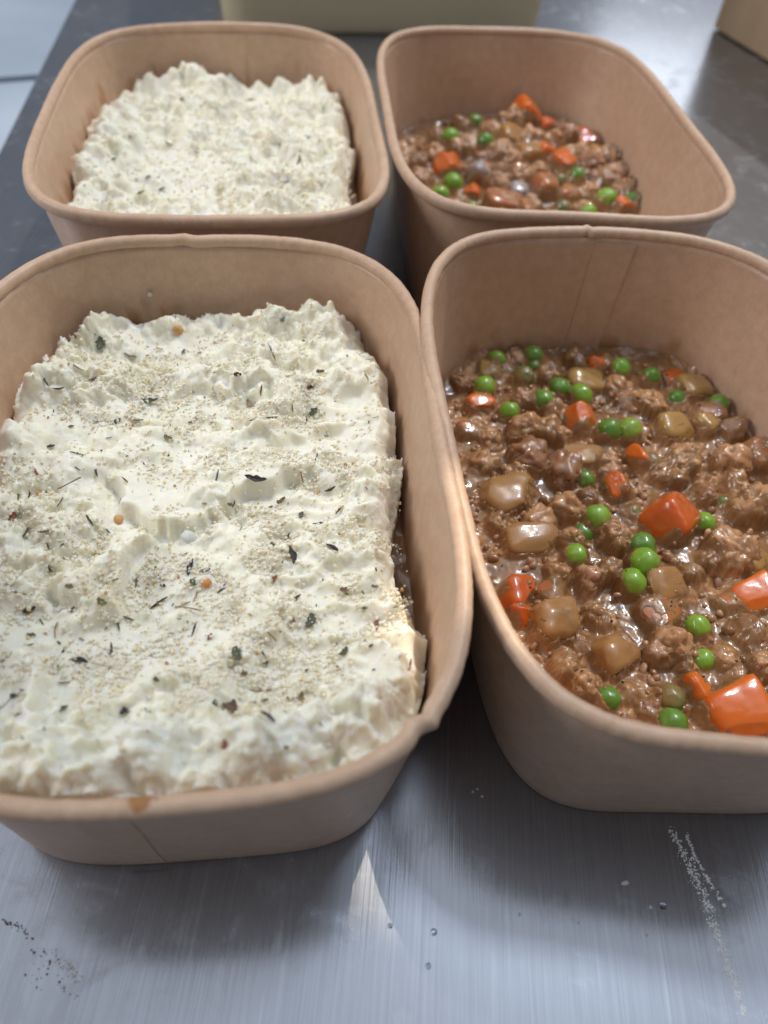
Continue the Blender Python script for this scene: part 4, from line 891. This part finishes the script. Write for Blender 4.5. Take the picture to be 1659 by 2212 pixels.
oniB = [(5, 385, 800, 280, 160, 'tan', 2.2, (.1, -.1, .4), 'large smooth tan onion piece near the left wall', .3), (5, 480, 1040, 240, 130, 'tan', 2.0, (.15, .05, .1), 'rectangular tan onion block behind the red carrot at the left', .05), (6, 515, 475, 250, 200, 'tan', 3.0, (.35, .1, .2), 'squarish tan cube by the left rim of the front stew', .05),
 (6, 845, 640, 240, 200, 'tan', 2.2, (.4, .3, .5), 'rounded tan piece in the front middle of the stew', .2), (5, 760, 620, 190, 62, 'tan', 3, (.1, .1, .1), 'long tan onion strip lying across the middle mince', .1), (5, 1190, 480, 170, 130, 'yellow', 2.6, (.2, .2, .2), 'golden translucent onion at the upper right of the stew', .1),
 (5, 1355, 470, 130, 115, 'yellow', 2.8, (.2, .1, .6), 'golden onion piece nearer the right wall', .1), (5, 715, 170, 50, 100, 'grey', 3, (.1, .1, .2), 'greyish glassy onion upright at the back of the stew', .1), (5, 750, 262, 180, 95, 'yellow', 1.0, (.1, .1, .1), 'yellowish onion behind the right pea of the cluster', .1),
 (5, 1290, 290, 170, 95, 'yellow', 1.5, (.1, .2, .1), 'shaded golden onion at the back right wall', .1), (5, 285, 205, 110, 85, 'yellow', .8, (.1, .2, .1), 'dull yellow onion at the back left wall', .1), (6, 1100, 270, 220, 140, 'tan', 2.4, (.3, .1, .3), 'glazed onion right of the foremost pea of the row', .1), (6, 1590, 150, 160, 120, 'yellow', 2.4, (.3, .3, .3), 'golden onion under the right hand mince', .1)]
for z, u, v, a, b, c, lf, rot, lb, wg in oniB:
    X = (Z5 if z == 5 else Z6)(u, v); chunk('B', 'onion_piece', X[0], X[1], a, b, ONION[c], lf, rot, lb, 'onion piece', wg, .38, .4378 if z == 5 else .4048, grp='onion pieces in the front right box', amp=.06)
for u, v, a, b, c, lf, rot, lb in [(480, 705, 72, 110, 'grey', 3, (.3, .2, .1), 'greyish glassy onion right of the bright orange carrot in the back stew'), (690, 620, 110, 70, 'tan', 2.4, (.1, .1, .2), 'tan onion left of the middle carrot pair of the back stew'), (650, 770, 80, 60, 'grey', 2.4, (.1, .3, .2), 'glossy onion bit behind the flat carrot slab'), (630, 560, 120, 80, 'tan', 3, (.2, .3, .2), 'onion right under the topmost carrot of the back stew'), (980, 640, 110, 70, 'tan', 3, (.1, .3, .2), 'tan onion by the right wall of the back stew')]:
    X = Z2(u, v); chunk('D', 'onion_piece', X[0], X[1], a, b, ONION[c], lf, rot, lb, 'onion piece', .1, .38, grp='onion pieces in the back right box', amp=.06)
minB = [(5, 580, 215, 125, 95, 1.6, 'a'), (5, 160, 240, 120, 80, 1, 'a'), (5, 920, 275, 140, 85, 1.6, 'a'), (5, 460, 335, 140, 90, 1, 'c'), (5, 610, 392, 130, 80, 1.8, 'a'), (5, 1080, 350, 200, 110, 2.4, 'a'), (5, 470, 480, 160, 150, 3, 'a'), (5, 590, 490, 170, 120, 3, 'a'), (5, 500, 620, 200, 150, 2.4, 'b'), (5, 640, 680, 200, 110, 2.6, 'b'), (5, 240, 650, 150, 90, 1, 'a'),
 (5, 420, 695, 120, 90, 1.6, 'a'), (5, 675, 870, 150, 130, 2.6, 'a'), (5, 540, 935, 180, 100, 2.4, 'a'), (5, 770, 815, 80, 60, 1, 'c'), (5, 1250, 630, 170, 120, 2.2, 'a'), (5, 1220, 710, 120, 80, 1.2, 'a'), (5, 1500, 630, 180, 130, 3, 'a'), (5, 1600, 850, 180, 220, 4, 'a'), (5, 1510, 760, 140, 100, 2, 'a'), (5, 690, 1020, 100, 90, 2.2, 'a'), (5, 905, 1000, 130, 120, 2.6, 'a'),
 (5, 1480, 1060, 250, 130, 3.4, 'a'), (5, 1350, 800, 130, 90, .8, 'b'), (5, 410, 150, 110, 60, 1, 'a'), (5, 860, 640, 120, 110, 2, 'a'), (5, 880, 690, 110, 90, 1.4, 'c'), (5, 700, 130, 90, 60, 1, 'a'), (5, 1500, 480, 130, 90, 2.6, 'b'), (5, 330, 940, 120, 80, 1, 'a'), (5, 1120, 700, 110, 80, .6, 'a'), (5, 290, 540, 130, 80, .8, 'a'),
 (6, 550, 205, 120, 95, 2, 'a'), (6, 710, 230, 125, 130, 2.6, 'c'), (6, 830, 190, 110, 110, 2, 'a'), (6, 1255, 205, 110, 95, 1.4, 'b'), (6, 1350, 130, 120, 90, 1.4, 'b'), (6, 1500, 110, 200, 130, 3.4, 'a'), (6, 1430, 40, 180, 100, 3, 'a'), (6, 1150, 590, 200, 190, 2, 'a'), (6, 1075, 640, 130, 110, 1.6, 'c'), (6, 1440, 660, 160, 120, 1.4, 'a'), (6, 575, 700, 140, 150, 2.4, 'a'),
 (6, 690, 800, 150, 120, 2.2, 'a'), (6, 730, 425, 90, 90, 1.6, 'a'), (6, 800, 480, 150, 90, 1.6, 'a'), (6, 640, 20, 100, 80, 1.6, 'a'), (6, 930, 855, 120, 90, .6, 'a'), (6, 1480, 800, 170, 80, 1.4, 'b'), (6, 1570, 540, 200, 170, .6, 'b'), (6, 850, 40, 120, 100, 1.8, 'a'), (6, 1220, 700, 100, 80, .8, 'a'), (6, 660, 590, 110, 80, .6, 'b'), (6, 1040, 930, 110, 70, .3, 'b'), (6, 1640, 690, 130, 120, 1.4, 'a')]
for z, u, v, a, b, lf, c in minB:
    X = (Z5 if z == 5 else Z6)(u, v); mince('B', X[0], X[1], a * 1.15, b * 1.15, lf + .9, c, .4378 if z == 5 else .4048)
minD = [(420, 600, 110, 90), (300, 620, 110, 80), (240, 660, 90, 80), (540, 520, 100, 70), (580, 620, 110, 90), (660, 700, 120, 80), (560, 740, 100, 80), (950, 660, 130, 100), (1040, 640, 100, 80), (1100, 700, 110, 90), (880, 620, 110, 80), (700, 560, 110, 80), (1000, 720, 120, 80), (620, 650, 90, 70), (260, 720, 100, 70), (730, 690, 90, 70), (790, 560, 100, 70), (860, 540, 90, 70), (940, 780, 90, 70), (1110, 770, 100, 70), (620, 480, 90, 90), (330, 560, 90, 60), (500, 640, 90, 60), (400, 830, 90, 60), (700, 820, 90, 60), (910, 840, 90, 50), (1180, 760, 90, 70), (570, 690, 80, 60), (1060, 600, 90, 60)]
for i, (u, v, a, b) in enumerate(minD): X = Z2(u, v); mince('D', X[0], X[1], a * 1.1, b * 1.1, 2.2 + (i % 3) * .6, 'aabac'[i % 5])

bare = {}
for k in 'BD': relate(LUMPS[k], marks[k], '')
def gravy(k, seed, nu, nv, label):
    nz = Noise(seed); m, th, P, g, s, t = squircle_grid(k, nu, nv, 17, 3.05)
    uv = P * m[:, None]; u, v = uv[:, 0], uv[:, 1]
    meat = sm(nz.fbm(v3(u * .075, v * .075, 3), 3), 0.0, 0.25)
    z = BASEZ[k](u, v) + 1.5 * nz.fbm(v3(u * .06, v * .06, 1), 3)
    wd, _ = worley(np.stack([u, v], 1) * .42 + .35 * nz(v3(u * .5, v * .5))[:, None], seed)
    wd2, _ = worley(np.stack([u, v], 1) * .95, seed + 1)
    wp = np.stack([u, v], 1) + 1.3 * np.stack([nz(v3(u * .22, v * .22, 3)), nz(v3(u * .22, v * .22, 8))], 1)
    kn = nz.billow(v3(wp[:, 0] * .15, wp[:, 1] * .15, 2), 2, .5)
    z = z + meat * (1.9 * kn + .12 * np.clip(.7 - wd2, 0, 1)) + 0.30 * (1 - meat) * nz.fbm(v3(u * .35, v * .35, 6), 3)
    for (pu, pv, r, c, pz) in pieces[k]:
        d = np.hypot(u - pu, v - pv); near = d < r * 3
        z[near] += .75 * c * np.exp(-((d[near] - r * .9) / (r * .42)) ** 2) * (0.4 + .6 * np.clip(nz(v3(u[near] * .4, v[near] * .4, pu)) + .4, 0, 1.4))
    # a film of gravy drapes over part of each piece
    step = 0.42; nx, ny = 320, 460; H = np.full((nx, ny), -9.0); Bz = np.full((nx, ny), -9.0)
    for A, bias in tops[k]:
        i = np.clip(np.round(A[:, 0] / step).astype(int) + nx // 2, 0, nx - 1); j = np.clip(np.round(A[:, 1] / step).astype(int) + ny // 2, 0, ny - 1)
        T = np.full((nx, ny), -9.0); np.maximum.at(T, (i, j), A[:, 2])
        for ax in (0, 1):
            for sh in (1, -1): T = np.where(T < -8, np.roll(T, sh, ax), T)
        k_ = T > H; H[k_] = T[k_]; Bz[k_] = bias
    i = np.clip(np.round(u / step).astype(int) + nx // 2, 0, nx - 1); j = np.clip(np.round(v / step).astype(int) + ny // 2, 0, ny - 1)
    hp = H[i, j]; on = hp > -8
    film = Bz[i, j] + .75 * nz.fbm(v3(u * .20, v * .20, 77), 3); meat = np.where(on, meat * .3, meat)
    z = np.where(on, np.maximum(z, hp + np.clip(film, -3.0, .16)), z)
    for _ in range(2):
        Zg = z.reshape(nu, nv); Zs = (Zg * 2 + np.roll(Zg, 1, 0) + np.roll(Zg, -1, 0) + np.roll(Zg, 1, 1) + np.roll(Zg, -1, 1)) / 6
        z = np.where((m < .97) , Zs.ravel(), z)
    bare[k] = (Bz, H, step, nx, ny)
    z = z + 1.3 * np.exp(-(1 - m) * 60 / 1.6)          # it creeps up the paper
    V = np.column_stack([u, v, z])
    o = link('gravy', mesh('gravy_' + k.lower(), V, gridfaces(nu, nv), True, [GRAVY], None, {'meat': meat}), None, (BOX[k][0], BOX[k][1], 0), (0, 0, BOX[k][2]))
    tag(o, label, 'gravy', None, 'stuff'); return V
GB = gravy('B', 71, 330, 470, 'glossy brown gravy thick with fine mince in the front right box')
GD = gravy('D', 72, 220, 310, 'glossy brown gravy thick with fine mince in the back right box')
# loose grains of mince caught in the gravy
def grains(k, V, nu, nv, n, seed, label):
    r = random.Random(seed); smp = sampler(V, nu, nv); items = []; nz = Noise(seed)
    shapes = [];
    for i in range(8):
        Q, F = ico(2); d = 1 + .30 * nz.fbm(Q * 1.2 + 9 * i, 2); shapes.append((Q * d[:, None], F))
    while len(items) < n:
        u, v = r.uniform(-54, 54), r.uniform(-80, 80)
        if not in_box(k, u, v, 6, 17): continue
        if nz.fbm(np.array([[u * .09, v * .09, 0]]), 2)[0] < r.uniform(-.5, .3): continue
        Bz, H, step, nx, ny = bare[k]
        if H[int(round(u / step)) + nx // 2, int(round(v / step)) + ny // 2] > -8 and r.random() < .93: continue
        h, nn = smp(u, v); s = r.uniform(.5, 1.5); c = r.choice([(0.50, 0.26, 0.125), (0.40, 0.20, 0.09), (0.56, 0.31, 0.16), (0.44, 0.22, 0.105), (0.32, 0.15, 0.065)])
        items.append(((u, v, h + s * r.uniform(-.4, .2)), (r.random() * 6, r.random() * 6, r.random() * 6), (s * r.uniform(.8, 1.5), s, s * r.uniform(.6, .95)), c, r.randrange(8)))
    m = MGR
    o = link('mince_grains', scatter_mesh('mince_grains', shapes, items, [m]), None, (BOX[k][0], BOX[k][1], 0), (0, 0, BOX[k][2])); tag(o, label, 'minced beef', None, 'stuff')
MGR = tint_material('mince grain', .38, .3, .001, .8)
grains('B', GB, 330, 470, 380, 5, 'tiny grains of mince all through the gravy of the front right box')
grains('D', GD, 220, 310, 260, 6, 'tiny grains of mince all through the gravy of the back right box')
# pepper and herb specks on the stew: small dark bits
def specks(k, V, nu, nv, n, seed):
    r = random.Random(seed); smp = sampler(V, nu, nv); items = []
    while len(items) < n:
        u, v = r.uniform(-54, 54), r.uniform(-80, 80)
        if not in_box(k, u, v, 6, 17): continue
        h, nn = smp(u, v); s = r.uniform(.15, .4)
        items.append(((u, v, h + s * .3), (r.random() * 6, r.random() * 6, r.random() * 6), (s * 1.7, s, s * .4), (0.02, 0.014, 0.01), r.randrange(8)))
    return items
o = link('pepper_specks', scatter_mesh('pepper', CR, specks('B', GB, 330, 470, 160, 9), [DUST]), None, (BOX['B'][0], BOX['B'][1], 0), (0, 0, BOX['B'][2])); tag(o, 'black pepper and herb specks on the front right stew', 'pepper', None, 'stuff')

# the sauce layer seen in the gaps beside the mashed potato
def under(k, z0, label):
    nz = Noise(90); m, th, P, g, s, t = squircle_grid(k, 90, 120, z0, 3.05); uv = P * m[:, None]
    z = z0 + 1.2 * nz.fbm(v3(uv[:, 0] * .12, uv[:, 1] * .12), 3)
    o = link('gravy', mesh('gravy_under', np.column_stack([uv, z]), gridfaces(90, 120), True, [GRAVY], None, {'meat': sm(nz(v3(uv[:, 0] * .1, uv[:, 1] * .1, 4)), -.2, .4)}), None, (BOX[k][0], BOX[k][1], 0), (0, 0, BOX[k][2]))
    tag(o, label, 'gravy', None, 'stuff')
under('A', 25.5, 'dark sauce showing beside the right edge of the front left mash')
under('C', 27.0, 'dark sauce showing beside the edges of the back left mash')

# ------------------------------------------------------------------ things on the bench
water = NT('water'); water.set(Base_Color=(0.97, 0.98, 1, 1), Roughness=0.02, Transmission_Weight=1.0, IOR=1.33)
def drop(px, py, r, label):
    V, F = ico(4); V = V.copy(); V[:, 2] = np.where(V[:, 2] > 0, V[:, 2] * .55, -0.02); nz = Noise(int(px)); V[:, :2] *= (1 + .05 * nz(V * 1.5))[:, None]
    P = at(px, py, 0); o = link('water_drop', mesh('water_drop', V * r, F, True, [water.m]), None, (P[0], P[1], .03)); tag(o, label, 'water drop', 'water drops on the steel bench')
drop(1431, 1956, .85, 'clear water drop with a dark edge in front of the right box')
drop(937, 2013, .72, 'clear water drop right of the bright triangle of light')
drop(843, 2000, .55, 'small whitish water drop just under the bright triangle of light')
drop(925, 2087, .6, 'flat faint water drop below the other drops on the bench')
CW = (0.85, 0.84, 0.80)
def tcrumb(px, py, s, label, stretch=1.0, c=CW):
    V, F = bit_shapes(1, int(px + py), 2, .35)[0]; P = at(px, py, 0)
    o = link('crumb', mesh('crumb', V * s * np.array([stretch, 1, .6]), F, True, [CRUMB], None, {'tint': np.tile(c, (len(V), 1))}), None, (P[0], P[1], s * .45), (0, 0, .3)); tag(o, label, 'crumb')
for a in [(1021, 1711, .32, 'leftmost of three white crumbs in the dark gap between the front boxes'), (1031, 1705, .3, 'hindmost of three white crumbs between the front boxes'), (1041, 1721, .36, 'nearest of three white crumbs between the front boxes'),
          (1122, 1975, .34, 'round white crumb on the bench in the blue shadow'), (1405, 1960, .4, 'white crumb just left of the clear water drop'), (1397, 2020, .3, 'tiny white crumb below the clear water drop'), (1350, 1908, .5, 'flat white flake on the bench under the right box', 2.2), (1249, 1993, .22, 'tiniest white crumb on the bench between the drops')]:
    tcrumb(*a)
def path_scatter(pts, n, wpx, s0, s1, seed, taper=True):
    r = random.Random(seed); out = []
    for _ in range(n):
        t = r.random() * (len(pts) - 1); i = int(t); f = t - i; a, b = pts[i], pts[i + 1]
        x = a[0] + (b[0] - a[0]) * f + r.gauss(0, wpx * (a[2] if len(a) > 2 else 1)); y = a[1] + (b[1] - a[1]) * f + r.gauss(0, wpx * .7)
        P = at(x, y, 0); s = s0 + (s1 - s0) * r.random() ** 2; out.append((P, s, r))
    return out
items = []
for pts, n, wd in (([(1449, 1790, .5), (1475, 1840), (1505, 1900), (1530, 1960), (1558, 2040), (1585, 2120, .5), (1605, 2190, .3)], 620, 6.5), ([(1482, 1800, .4), (1500, 1850, .6), (1530, 1900, .6), (1565, 1960, .5)], 170, 3.5)):
    for P, s, r in path_scatter(pts, n, wd, .08, .27, 4): items.append(((P[0], P[1], s * .2), (0, 0, r.random() * 6), (s * r.uniform(.7, 1.5), s, s * .55), (0.95, 0.95, 0.95), r.randrange(8)))
wet = tint_material('dried foam', .4, 0, .001, .3, fibre=False)
o = link('foam_streak', scatter_mesh('foam', bit_shapes(8, 12, 2, .25), items, [wet])); tag(o, 'whitish streak of dried foam droplets on the bench at the lower right', 'foam streak', None, 'stuff')
items = []
for pts, n, wd, c in (([(5, 1988), (40, 2003), (70, 2030)], 46, 5, (0.16, 0.09, 0.05)), ([(80, 2058), (110, 2080), (70, 2105), (100, 2125)], 26, 12, (0.14, 0.08, 0.05)), ([(125, 2120), (150, 2150), (175, 2150)], 14, 5, (0.06, 0.03, 0.02)), ([(115, 2060), (150, 2095), (170, 2120)], 90, 12, (0.55, 0.52, 0.48))):
    for P, s, r in path_scatter(pts, n, wd, .09, .27 if c[0] < .2 else .20, int(n)): items.append(((P[0], P[1], s * .35), (0, 0, r.random() * 6), (s * r.uniform(.8, 1.4), s, s * .6), c, r.randrange(8)))
o = link('spice_specks', scatter_mesh('spice', CR, items, [tint_material('spice speck', .5)])); tag(o, 'trail of dark brown specks and pale residue on the bench at lower left', 'specks', None, 'stuff')
# crumbs on the inside walls of the front left box
r_ = random.Random(2); k_items = []
for px, py, z, s, lb in ((324, 634, 42, .75, 'single white crumb stuck high on the back wall of the front left box'),):
    for zz in np.arange(58, 30, -.25):
        q = to_local('A', at(px, py, zz));
        if not in_box('A', q[0], q[1], 3.4, zz): break
    q = to_local('A', at(px, py, zz + .6)); P = to_world('A', q[0], q[1])
    V, F = bit_shapes(1, 9, 2, .3)[0]; o = link('crumb', mesh('crumb', V * s, F, True, [CRUMB], None, {'tint': np.tile(CW, (len(V), 1))}), None, (P[0], P[1] - .4, zz + .6)); tag(o, lb, 'crumb')

# ------------------------------------------------------------------ behind: plastic tub and cardboard carton
tubm = NT('cloudy plastic'); tubm.set(Base_Color=(0.95, 0.86, 0.66, 1), Roughness=0.4)
_tr = tubm.n('ShaderNodeBsdfTranslucent'); _tr.inputs[0].default_value = (0.96, 0.89, 0.70, 1); _mx = tubm.n('ShaderNodeMixShader'); _mx.inputs[0].default_value = 0.6
tubm.l(tubm.b.outputs[0], _mx.inputs[1]); tubm.l(_tr.outputs[0], _mx.inputs[2]); tubm.l(_mx.outputs[0], tubm.out.inputs[0])
cont = NT('oat coloured filling'); cont.color(cont.ramp(cont.noise(120, 4, .6), [(0.3, (0.42, 0.39, 0.29)), (0.7, (0.60, 0.57, 0.46))])); cont.set(Roughness=0.7)
a_ = at(486, 76, 0); b_ = at(1168, 78, 0); yaw = math.atan2(b_[1] - a_[1], b_[0] - a_[0]); wid = math.hypot(b_[0] - a_[0], b_[1] - a_[1])
tub = empty('plastic_tub', (a_[0], a_[1], 0), yaw); tag(tub, 'cloudy plastic tub of pale filling standing behind the two back boxes', 'plastic tub')
def rr_outline(x0, x1, y0, y1, r, n=10):
    out = []
    for cx, cy, a0 in ((x1 - r, y0 + r, -90), (x1 - r, y1 - r, 0), (x0 + r, y1 - r, 90), (x0 + r, y0 + r, 180)):
        for i in range(n): a = math.radians(a0 + 90 * i / (n - 1)); out.append((cx + r * math.cos(a), cy + r * math.sin(a)))
    return np.array(out)
def shell(layers, cap_last=True):
    G = np.stack(layers, 1); n = G.shape[0]; V = G.reshape(-1, 3); F = gridfaces(n, G.shape[1], True).tolist(); F.append([i * G.shape[1] for i in range(n)][::-1])
    if cap_last: F.append([i * G.shape[1] + G.shape[1] - 1 for i in range(n)])
    return V, F
def ring_at(i, z, grow=0.0): return np.column_stack([rr_outline(0 + i - grow, wid - i + grow, 0 + i - grow, 150 - i + grow, 16), np.full(40, z)])
V, F = shell([ring_at(4, 0.3), ring_at(1.5, 1.2), ring_at(0, 4), ring_at(0, 110, 6), ring_at(0, 111, 6.2), ring_at(1.6, 111, 6.2), ring_at(1.6, 108, 6), ring_at(2.2, 6), ring_at(4, 4)])
link('body', mesh('tub_body', V, F, True, [tubm.m]), tub)
V, F = shell([ring_at(3, 4.5), ring_at(2.6, 7), ring_at(2.2, 32, 1.6)]); link('filling', mesh('tub_fill', V, F, True, [cont.m]), tub)
V, F = shell([ring_at(-3, 105, 6), ring_at(-4, 106, 6), ring_at(-4, 111, 6), ring_at(-1, 112, 6)]); link('rim', mesh('tub_rim', V, F, True, [tubm.m]), tub)
card = NT('cardboard'); card.color(card.ramp(card.noise(60, 4, .6, card.mapping((1, 1, .2))), [(0.3, (0.36, 0.245, 0.14)), (0.7, (0.43, 0.30, 0.18))])); card.set(Roughness=0.75)
p0 = at(1540, 63, 0); p1 = at(1657, 135, 0); yw = math.atan2(p1[1] - p0[1], p1[0] - p0[0])
car = empty('cardboard_carton', (p0[0], p0[1], 0), yw); tag(car, 'plain brown cardboard carton at the far right corner of the bench', 'carton')
def cpart(name, P, a, b, bev=.8): link(name, box_mesh(name, P, a, b, [card.m], bev, 2), car)
cpart('wall', [(0, 0), (220, 0), (220, 4), (0, 4)], 1, 240); cpart('wall', [(0, 4.2), (4, 4.2), (4, 160), (0, 160)], 1, 240); cpart('wall', [(216, 4.2), (220, 4.2), (220, 160), (216, 160)], 1, 240); cpart('wall', [(4.2, 156), (215.8, 156), (215.8, 160), (4.2, 160)], 1, 240)
cpart('base', [(4.2, 4.2), (215.8, 4.2), (215.8, 155.8), (4.2, 155.8)], 1, 5)
cpart('flap', [(1, -1), (219, -1), (219, 80), (1, 80)], 240.4, 243.5); cpart('flap', [(1, 80.6), (219, 80.6), (219, 161), (1, 161)], 240.4, 243.5)
